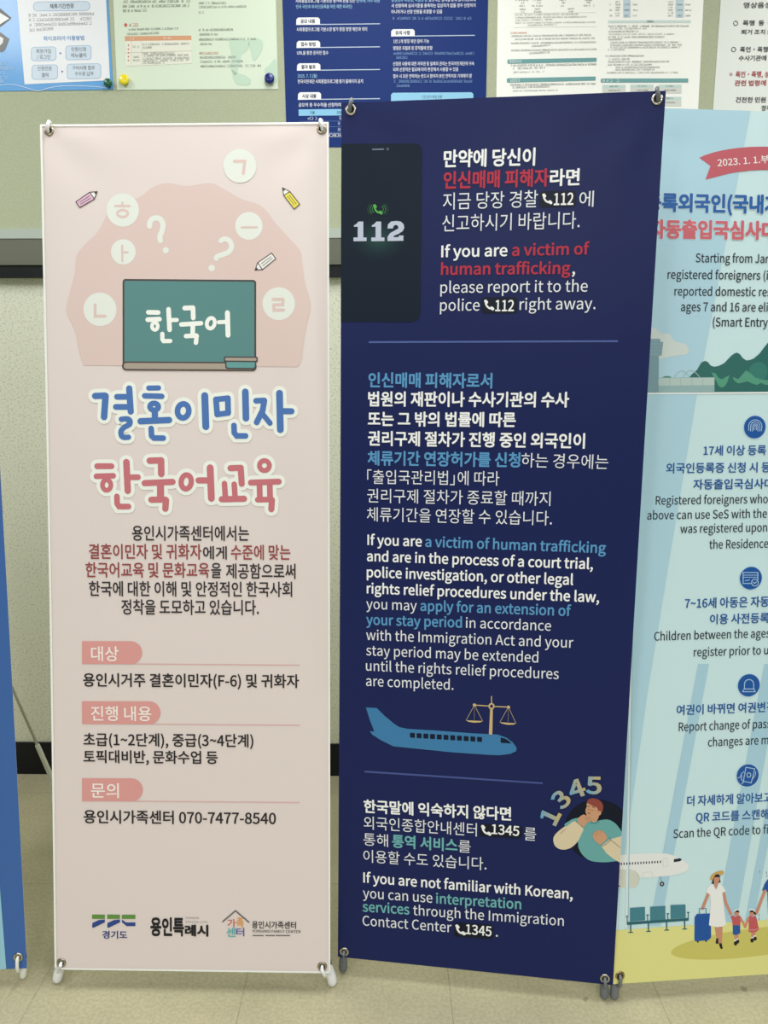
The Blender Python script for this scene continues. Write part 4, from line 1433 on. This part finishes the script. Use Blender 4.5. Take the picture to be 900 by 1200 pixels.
def poster(corners, paper, label, rough=0.45, spec=0.35, curl=0.0, coat=0.0):
    """A sheet of paper lying on the felt; corners in photograph pixels (tl, tr, br, bl)."""
    P = wall_pt(-3.0, FELT + 0.0016, 0.0)
    s = Sheet(P, WALL_YAW, 0.0, 0.0, 6.0, 3.0, rough=rough, spec=spec)
    q = [Vector(s.uv(*c)) for c in corners]
    c0 = (q[2] + q[3]) / 2
    org = s.pt(c0.x, c0.y)
    root = thing('wall_poster', org, label, 'poster', PG)
    s.root, s.org = root, org
    bm = bmesh.new()
    n, m = 8, 10
    T = 0.0012

    def at(i, j, w):
        a, b = i / n, j / m
        lo = q[3].lerp(q[2], a)
        hi = q[0].lerp(q[1], a)
        p = lo.lerp(hi, b)
        return s.pt(p.x, p.y, w)
    fr = [[bm.verts.new(at(i, j, 0)) for i in range(n + 1)] for j in range(m + 1)]
    bk = [[bm.verts.new(at(i, j, T)) for i in range(n + 1)] for j in range(m + 1)]
    for j in range(m):
        for i in range(n):
            bm.faces.new((fr[j][i], fr[j][i + 1], fr[j + 1][i + 1], fr[j + 1][i]))
            bm.faces.new((bk[j][i], bk[j + 1][i], bk[j + 1][i + 1], bk[j][i + 1]))
        bm.faces.new((fr[j][0], fr[j + 1][0], bk[j + 1][0], bk[j][0]))
        bm.faces.new((fr[j][n], bk[j][n], bk[j + 1][n], fr[j + 1][n]))
    for i in range(n):
        bm.faces.new((fr[0][i], bk[0][i], bk[0][i + 1], fr[0][i + 1]))
        bm.faces.new((fr[m][i], fr[m][i + 1], bk[m][i + 1], bk[m][i]))
    s.sheet = finish(bm, 'paper_sheet', mat(paper, rough, spec, name='poster_paper', coat=coat), root, org)
    return s


GY = (140, 142, 138)
# --- blue poster about stay extension, in a clear glossy sleeve
s = poster([(-290, -190), (116, -190), (132.6, 105), (-260, 110)], (84, 158, 218), 'blue glossy poster with a white flow chart panel at the top left corner', rough=0.3, coat=0.6)
k = 6.43


def A(p):
    return [(x / k, y / k) for x, y in p]


s.b = 'printed_panel'
s.poly(A([(118, -500), (770, -500), (800, 0), (829, 595), (815, 606), (186, 636), (130, 0)]), (232, 236, 238), 1, clip=False)
s.b = 'printed_flow_chart'
for x0, y0, x1, y1, r in ((250, 14, 680, 86, 34), (235, 355, 425, 462, 24), (495, 345, 690, 455, 24), (240, 490, 437, 602, 24), (505, 482, 762, 598, 24)):
    s.rrect(x0 / k, y0 / k, x1 / k, y1 / k, r / k, (146, 176, 204), 2, dy=-0.6)
    s.rrect(x0 / k + 0.7, y0 / k + 0.7, x1 / k - 0.7, y1 / k - 0.7, r / k - 0.6, (204, 220, 232), 2.5, dy=-0.6)
s.text('체류기간연장', 378 / k, 560 / k, 66 / k, 5.4, (62, 74, 90), 0.02, yR=61 / k)
s.text('하이코리아 이용방법', 330 / k, 636 / k, 309 / k, 5.4, (74, 140, 200), 0.015, yR=303 / k)
for t, x0, x1, y in (('회원가입', 275, 385, 402), ('/ 로그인', 280, 382, 446), ('민원신청', 540, 650, 388), ('메뉴클릭', 538, 652, 434), ('신청민원', 284, 390, 532), ('클릭', 316, 368, 582), ('구비서류 첨부', 548, 716, 528), ('수수료 납부', 566, 708, 572)):
    s.text(t, x0 / k, x1 / k, y / k, 5.0, (84, 92, 104), 0.006)
for x, y in ((458, 402), (472, 540)):
    s.poly(A([(x - 8, y - 10), (x + 8, y), (x - 8, y + 10)]), (60, 110, 170), 3, clip=False)
for y, x0, x1 in ((126, 216, 720), (162, 218, 700), (198, 222, 690), (238, 224, 395)):
    s.greek(x0 / k, x1 / k, y / k, 3.3, (150, 152, 150), yR=(y - 12) / k)
s.b = 'printed_arrow_shapes'
s.poly(A([(-200, -40), (-60, 30), (0, 62), (88, 135), (70, 152), (0, 205), (-200, 260)]), (74, 76, 76), 1, clip=False)
s.poly(A([(-200, 10), (-20, 84), (70, 140), (0, 184), (-200, 230)]), (236, 238, 238), 2, clip=False)
s.poly(A([(-200, 200), (0, 240), (72, 294), (40, 375), (15, 395), (-200, 360)]), (104, 108, 108), 1.2, clip=False)
s.poly(A([(-200, 250), (0, 275), (26, 290), (22, 322), (0, 344), (-200, 330)]), (228, 230, 230), 2, clip=False)
s.b = 'printed_side_text'
for y, x1 in ((490, 58), (524, 112), (556, 46), (596, 70), (622, 30)):
    s.greek(-60 / k, x1 / k, y / k, 3.2, (188, 218, 240))
s.b = 'printed_wave_lines'
s.stroke(smooth_open(A([(-200, 640), (0, 640), (90, 636), (180, 655), (262, 682), (300, 684), (380, 660), (480, 648), (620, 648), (760, 656), (800, 665)])), 0.7, (206, 226, 242), 2)
s.build_print(s.sheet, s.org)

# --- pale green poster with a map
s = poster([(126.5, -150), (319.5, -150), (325.8, 104.4), (137.1, 105.3)], (214, 228, 206), 'pale green poster with an orange table and faint map, above the pink banner')
k = 4.09


def B(p):
    return [(120 + x / k, y / k) for x, y in p]


MAP = (192, 216, 194)
s.b = 'printed_map'
s.poly(B([(608, 205), (640, 185), (690, 192), (705, 215), (690, 245), (668, 262), (660, 300), (650, 330), (640, 360), (620, 345), (612, 300), (618, 260)]), MAP, 1, sm=3, clip=False)
s.poly(B([(700, 195), (740, 182), (768, 200), (765, 240), (740, 280), (722, 290), (712, 250)]), MAP, 1, sm=3, clip=False)
s.poly(B([(622, 340), (650, 350), (690, 365), (712, 385), (700, 408), (650, 405), (632, 385)]), MAP, 1, sm=3, clip=False)
s.poly(B([(776, 330), (800, 312), (826, 280), (836, 300), (838, 395), (800, 390), (780, 360)]), MAP, 1, clip=False)
s.b = 'printed_table'
s.poly(B([(108, 174), (426, 171), (427, 193), (109, 197)]), (212, 160, 122), 1, clip=False)
s.poly(B([(109, 197), (427, 193), (428, 304), (110, 318)]), (228, 230, 214), 1, clip=False)
s.poly(B([(110, 253), (428, 243), (428, 245), (110, 255)]), (190, 186, 166), 2, clip=False)
for x in (138, 188):
    s.poly(B([(x, 197), (x + 2, 197), (x + 3, 312), (x + 1, 312)]), (200, 196, 178), 2, clip=False)
for y in range(218, 300, 18):
    s.disc(120 + 125 / k, y / k, 0.9, (196, 92, 76), 3)
for x0, x1, y in ((130, 165, 191), (290, 325, 188)):
    s.greek(120 + x0 / k, 120 + x1 / k, y / k, 2.4, (240, 226, 210))
for x0, x1, y in ((145, 178, 229), (195, 420, 218), (195, 240, 233), (148, 176, 278), (148, 180, 294), (195, 350, 262), (195, 415, 272), (195, 420, 286), (195, 415, 296), (195, 300, 306)):
    s.greek(120 + x0 / k, 120 + x1 / k, y / k, 2.2, GY, yR=(y - (x1 - x0) * 0.02) / k)
s.b = 'printed_left_text'
for x0, x1, y in ((96, 418, 14), (98, 418, 36), (98, 210, 58)):
    s.greek(120 + x0 / k, 120 + x1 / k, y / k, 2.8, (132, 136, 128), yR=(y - 4) / k)
s.b = 'printed_left_text#lower'
s.disc(120 + 112 / k, 120 / k, 2.1, (196, 100, 88), 2)
s.greek(120 + 128 / k, 120 + 178 / k, 126 / k, 3.4, (206, 120, 104))
for x0, x1, y in ((112, 368, 146), (118, 274, 168)):
    s.greek(120 + x0 / k, 120 + x1 / k, y / k, 2.3, GY, yR=(y - 6) / k)
s.b = 'printed_right_text'
for x0, x1, y, c in ((462, 606, 20, GY), (462, 690, 38, (150, 158, 148)), (458, 494, 64, (150, 158, 148)), (462, 628, 148, (124, 128, 120)), (466, 556, 170, (140, 146, 138)), (462, 732, 194, (124, 128, 120)), (470, 530, 216, (150, 156, 148)),
                     (460, 556, 260, (204, 140, 116)), (468, 642, 280, GY), (468, 672, 300, GY), (470, 760, 322, GY)):
    s.b = 'printed_right_text#%d' % (0 if y < 100 else 1 if y < 240 else 2)
    s.greek(120 + x0 / k, 120 + x1 / k, y / k, 2.4, c, yR=(y - (x1 - x0) * 0.01) / k)
s.build_print(s.sheet, s.org)

# --- navy competition poster
s = poster([(325, -190), (576, -190), (568.4, 171.5), (336.2, 172.5)], (26, 52, 116), 'royal blue poster with white heading tabs, partly hidden by the navy banner', rough=0.5, spec=0.12)
k = 6.67
WT, CY = (226, 232, 240), (150, 196, 226)


def tab(x0, y0, x1, y1, t, tx0, tx1, xr, kk, ox):
    s.poly([(ox + x / kk, y / kk) for x, y in ((x0, y1), (x0 + 2, y0 + 14), (x0 + 16, y0), (x1 - 14, y0 - 1), (x1, y0 + 12), (x1 + 1, y1 - 2))], (240, 243, 244), 2, clip=False)
    s.poly([(ox + x1 / kk, y1 / kk - 1.1), (ox + xr / kk, y1 / kk - 1.9), (ox + xr / kk, y1 / kk - 0.9), (ox + x1 / kk, y1 / kk - 0.1)], (190, 206, 228), 2, clip=False)
    s.text(t, ox + tx0 / kk, ox + tx1 / kk, (y1 - 14) / kk, 4.6, (52, 58, 72), 0.03)


for i, (y0, y1, x0, x1, t) in enumerate(((138, 196, 114, 299, '공모 내용'), (320, 376, 117, 301, '접수 방법'), (496, 553, 120, 303, '결과 발표'), (722, 781, 127, 308, '시상 내용'))):
    s.b = 'printed_tab#%d' % i
    tab(x0, y0, x1, y1, t, x0 + 34, x1 - 36, 769, k, 330)
s.b = 'printed_left_text'
for t, x0, x1, y, h, c in (('사회통합프로그램 기본소양 평가에 관심 있는', 110, 575, 23, 4.5, WT), ('한국에 거주 대한', 584, 769, 22, 4.5, CY), ('민국 국민과 외국인(등록을 마친 재한 외국인)', 114, 550, 68, 4.3, CY),
                           ('사회통합프로그램 기본소양 평가 명칭 명명 제안과 의미', 117, 668, 246, 4.5, WT), ('URL을 통한 온라인 접수', 121, 366, 429, 4.5, WT), ('2025. 7. 7.(월)', 125, 278, 609, 4.3, CY),
                           ('한국이민재단 사회통합프로그램 평가 홈페이지 공지', 126, 636, 653, 4.6, WT), ('공모작 중 우수작을 선정하여 소정의 상금', 133, 610, 836, 4.6, WT)):
    s.text(t, 330 + x0 / k, 330 + x1 / k, y / k, h, c, 0.012)
s.b = 'printed_table'
s.poly([(330 + x / k, y / k) for x, y in ((133, 856), (770, 850), (770, 900), (134, 906))], (142, 200, 232), 2, clip=False)
s.text('구분', 330 + 222 / k, 330 + 260 / k, 893 / k, 3.6, (44, 62, 96), 0.012)
s.text('인원', 330 + 432 / k, 330 + 474 / k, 892 / k, 3.6, (44, 62, 96), 0.012)
for x0, x1, y in ((205, 278, 936), (440, 470, 934), (215, 268, 978), (440, 470, 976), (440, 470, 1024)):
    s.greek(330 + x0 / k, 330 + x1 / k, y / k, 3.4, (196, 208, 228))
for y in (948, 992, 1038):
    s.poly([(330 + 134 / k, y / k), (330 + 770 / k, (y - 6) / k), (330 + 770 / k, (y - 6) / k + 0.5), (330 + 134 / k, y / k + 0.5)], (96, 120, 176), 2, clip=False)
s.greek(330 + 300 / k, 330 + 560 / k, 1070 / k, 3.8, WT)
k2 = 6.92
s.b = 'printed_tab#9'
tab(57, 238, 248, 297, '유의 사항', 92, 212, 737, k2, 450)
s.b = 'printed_right_text'
for t, x0, x1, y, h, c in (('공정성과 독창성, 작품성 등', 60, 352, 16, 4.4, CY), ('응모작은 심사를 통해 심사위원회에', 362, 742, 14, 4.4, WT), ('서 선정하며 심사기준을 충족하는 입상자가 없을 경우 선정하지', 60, 742, 63, 4.5, WT),
                           ('아니하거나 선정 인원을 조정할 수 있음', 59, 472, 112, 4.5, WT), ('1인 1개 명칭 제안 참여 가능', 76, 366, 351, 4.4, WT), ('명칭은 자필로 된 창작물에 한함', 75, 393, 407, 4.5, WT),
                           ('선정된 내용에 대한 저작권 등 일체의 권리는 한국이민재단에 귀속', 72, 731, 534, 4.5, WT), ('되며 선정작은 필요에 따라 변경해서 사용할 수 있음', 73, 603, 580, 4.5, WT),
                           ('접수 시 모든 연락처는 반드시 참여자 본인 연락처로 기재해야 함', 73, 712, 634, 4.5, WT)):
    s.text(t, 450 + x0 / k2, 450 + x1 / k2, y / k2, h, c, 0.012)
for x0, x1, y in ((60, 705, 160), (76, 735, 444), (100, 198, 478), (76, 726, 670), (100, 214, 706)):
    s.greek(450 + x0 / k2, 450 + x1 / k2, y / k2, 3.0, (122, 158, 206))
s.b = 'printed_box'
s.poly([(450 + x / k2, y / k2) for x, y in ((57, 900), (57, 768), (72, 753), (708, 749), (724, 762), (725, 900))], (150, 206, 234), 2, clip=False)
s.text('기존 평가 명칭 현황', 450 + 305 / k2, 450 + 472 / k2, 799 / k2, 3.6, (74, 104, 140), 0.0)
s.build_print(s.sheet, s.org)

# --- white timetable poster with teal bars
s = poster([(585.6, -150), (832, -150), (816.6, 160), (581, 160)], (250, 252, 244), 'white poster of dense small print with teal bars, above the navy banner')
k = 6.43


def D1(x, y):
    return 570 + x / k, y / k


TEALB = (112, 164, 164)
for i, (x0, y0, x1, yr, t) in enumerate(((158, 448, 830, 436, 1), (154, 590, 823, 577, 1))):
    s.b = 'printed_bar#%d' % i
    s.poly([D1(x0, y0 + 4), D1(x0 + 10, y0), D1(x1, yr), D1(x1 - 1, yr + 30), D1(x0 + 8, y0 + 33), D1(x0, y0 + 28)], TEALB, 2, clip=False)
    s.greek(D1(x0 + 14, 0)[0], D1(x0 + (112 if i == 0 else 92), 0)[0], (y0 + 26) / k, 3.2, (226, 236, 232), yR=(y0 + 24) / k)
s.b = 'printed_left_text'
for x0, x1, y, c in ((220, 318, 6, GY), (350, 420, 6, GY), (540, 600, 6, GY), (740, 800, 6, GY), (256, 292, 28, GY), (372, 412, 26, GY), (566, 592, 26, GY), (756, 790, 24, GY), (248, 292, 50, GY), (344, 426, 50, GY), (560, 588, 50, GY), (732, 812, 48, GY),
                     (250, 294, 76, GY), (362, 404, 74, GY), (612, 664, 72, GY), (262, 282, 96, GY), (358, 412, 94, GY), (620, 652, 92, GY)):
    s.greek(D1(x0, 0)[0], D1(x1, 0)[0], y / k, 1.7, (126, 126, 116))
for x0, x1, y in ((216, 692, 118), (218, 756, 138), (218, 500, 158), (218, 822, 178), (312, 532, 196)):
    s.greek(D1(x0, 0)[0], D1(x1, 0)[0], y / k, 1.6, (140, 142, 134), yR=(y - 6) / k)
s.b = 'printed_left_text#middle'
s.greek(D1(180, 0)[0], D1(304, 0)[0], 254 / k, 2.0, (212, 140, 104))
for x0, x1, y in ((186, 786, 278), (214, 818, 302), (186, 830, 332), (342, 480, 354), (186, 828, 386), (316, 474, 408)):
    s.greek(D1(x0, 0)[0], D1(x1, 0)[0], y / k, 1.9, (140, 142, 136), yR=(y - 9) / k)
for y in (100, 206):
    s.poly([D1(206, y), D1(826, y - 6), D1(826, y - 4), D1(206, y + 2)], (200, 204, 194), 1, clip=False)
s.b = 'printed_lower_text'
for x0, x1, y in ((182, 824, 500), (198, 446, 524), (178, 820, 646), (196, 486, 666)):
    s.b = 'printed_lower_text#%d' % (y > 600)
    s.greek(D1(x0, 0)[0], D1(x1, 0)[0], y / k, 2.2, (130, 132, 128), yR=(y - 9) / k)
for x0, x1, y in ((200, 438, 550), (198, 548, 690)):
    s.b = 'printed_lower_text#%d' % (y > 600)
    s.greek(D1(x0, 0)[0], D1(x1, 0)[0], y / k, 1.7, (140, 142, 136), yR=(y - 6) / k)


def D2(x, y):
    return 700 + x / k, y / k


s.b = 'printed_bar#right'
s.poly([D2(25, 600), D2(32, 592), D2(684, 592), D2(684, 622), D2(30, 623), D2(25, 616)], TEALB, 2, clip=False)
s.greek(D2(38, 0)[0], D2(162, 0)[0], 618 / k, 3.2, (226, 236, 232))
s.b = 'printed_fee_table'
for x0, x1 in ((195, 250), (590, 652)):
    s.poly([D2(x0, -60), D2(x1, -60), D2(x1, 132), D2(x0, 133)], (196, 216, 224), 1, clip=False)
for y in (40, 82, 124):
    for x0, x1 in ((85, 108), (135, 172), (202, 246), (264, 302), (533, 572), (600, 640), (662, 704)):
        s.greek(D2(x0, 0)[0], D2(x1, 0)[0], y / k, 1.7, (120, 126, 126))
    for x0, x1 in ((135, 172), (533, 572)):
        s.greek(D2(x0, 0)[0], D2(x1, 0)[0], (y - 20) / k, 1.7, (150, 152, 148))
s.poly([D2(80, 154), D2(704, 153), D2(704, 173), D2(80, 174)], (206, 224, 218), 1, clip=False)
s.greek(D2(370, 0)[0], D2(420, 0)[0], 169 / k, 2.2, (70, 84, 86))
s.b = 'printed_right_text'
for x0, x1, y, g in ((84, 694, 204, 96), (90, 376, 222, 130), (82, 310, 244, 96), (86, 582, 264, 140), (82, 506, 286, 104), (82, 184, 304, 104), (98, 608, 326, 116), (98, 632, 346, 104), (98, 626, 364, 104), (80, 204, 382, 120), (62, 356, 428, 80),
                     (80, 244, 452, 96), (80, 538, 472, 96), (80, 410, 494, 96), (134, 476, 514, 110), (134, 432, 532, 110), (68, 608, 554, 116)):
    s.greek(D2(x0, 0)[0], D2(x1, 0)[0], y / k, 1.9, (g + 36, g + 38, g + 32), yR=(y - 2) / k)
s.b = 'printed_flow_boxes'
for x0, x1, y0, y1 in ((38, 212, 640, 700), (248, 424, 638, 700), (460, 634, 638, 704), (460, 632, 730, 800)):
    s.poly([D2(x0, y0), D2(x1, y0), D2(x1, y1), D2(x0, y1)], (214, 218, 210), 1, clip=False)
    s.poly([D2(x0, y0), D2(x1, y0), D2(x1, y0 + 24), D2(x0, y0 + 24)], (198, 220, 212), 1.5, clip=False)
    s.greek(D2(x0 + 55, 0)[0], D2(x1 - 55, 0)[0], (y0 + 17) / k, 1.8, (120, 140, 136))
    s.greek(D2(x0 + 45, 0)[0], D2(x1 - 40, 0)[0], (y0 + 48) / k, 1.8, (140, 132, 128))
s.build_print(s.sheet, s.org)

# --- white notice at the right
s = poster([(852.5, -110), (1010, -110), (1000, 175), (832.3, 175)], (228, 234, 227), 'white notice in large black and red print, above the pale blue banner')
k = 8.575
NB, NR = (58, 60, 64), (176, 66, 72)


def E_(x, y):
    return 820 + x / k, y / k


for i, rows in enumerate(((('영상음성기록', 437, 860, 80, 6.4, NB),), (('폭행  등  민원', 430, 800, 257, 6.0, NB), ('퇴거 조치 또는', 415, 790, 346, 5.6, NB)), (('폭언·폭행  등', 402, 770, 524, 6.2, NB), ('수사기관에 그', 390, 740, 610, 6.0, NB)),
                         (('폭언·폭행, 성희롱', 358, 800, 776, 6.8, NR), ('관련 법령에 의거', 348, 800, 862, 6.4, NR)), (('건전한 민원 문화', 358, 800, 1030, 6.2, NB), ('정착', 616, 720, 1112, 6.0, NB)))):
    s.b = 'printed_notice_text#%d' % i
    for t, x0, x1, y, h, c in rows:
        s.text(t, E_(x0, 0)[0], E_(x1, 0)[0], y / k, h, c, 0.018)
    if i in (1, 2):
        cx, cy = E_(*((360, 235), (340, 498))[i - 1])
        s.ring(cx, cy, 2.4, 2.6, 0.8, NB, 3)
    if i == 3:
        cx, cy = E_(312, 748)
        s.stroke([(cx - 1.4, cy - 1.4), (cx + 1.4, cy + 1.4)], 0.5, NR, 3)
        s.stroke([(cx - 1.4, cy + 1.4), (cx + 1.4, cy - 1.4)], 0.5, NR, 3)
        for a, b in ((-1.7, 0), (1.7, 0), (0, -1.7), (0, 1.7)):
            s.disc(cx + a, cy + b, 0.35, NR, 3.5, n=8)
s.build_print(s.sheet, s.org)

# ================================================================== round pins
for px, py, r, rgb, lab in ((127.6, 98.3, 5.0, (22, 92, 62), 'round green pin at the lower right corner of the blue glossy poster'),
                            (146.6, 94.8, 6.2, (236, 218, 40), 'round yellow pin at the lower left corner of the pale green poster'),
                            (316.3, 93.2, 6.2, (30, 42, 118), 'round dark blue pin at the lower right corner of the pale green poster')):
    ws = Sheet(wall_pt(-3.0, FELT + 0.0016, 0.0), WALL_YAW, 0, 0, 6, 3)
    u, v = ws.uv(px, py)
    rad = r * ws.mperpx(px, py)
    root = thing('push_pin', ws.pt(u, v), lab, 'pin', 'round pins on the bulletin board')
    m = mat(rgb, 0.22, 0.55, name='pin_plastic')
    bm = bmesh.new()
    prof = [(0.45, 0.0005), (0.72, 0.002), (0.9, 0.005), (1.0, 0.009), (1.0, 0.0105), (0.94, 0.0122), (0.8, 0.0132), (0.5, 0.0140), (0.2, 0.0143), (0.001, 0.0144)]
    rings = [[bm.verts.new(ws.pt(u + rad * f * math.cos(i * math.pi / 14), v + rad * f * math.sin(i * math.pi / 14), -w)) for i in range(28)] for f, w in prof]
    for a, b in zip(rings, rings[1:]):
        for i in range(28):
            bm.faces.new((a[i], a[(i + 1) % 28], b[(i + 1) % 28], b[i]))
    bm.faces.new(rings[0][::-1])
    bm.faces.new(rings[-1])
    finish(bm, 'pin_head', m, root, ws.pt(u, v), smooth=True)
    bm = bmesh.new()
    add_tube(bm, [ws.pt(u, v, -0.002), ws.pt(u, v, 0.008)], [0.0007, 0.0005], 8, False)
    finish(bm, 'pin_needle', mat((190, 190, 186), 0.3, 0.5, 1.0, name='pin_steel'), root, ws.pt(u, v), smooth=True)
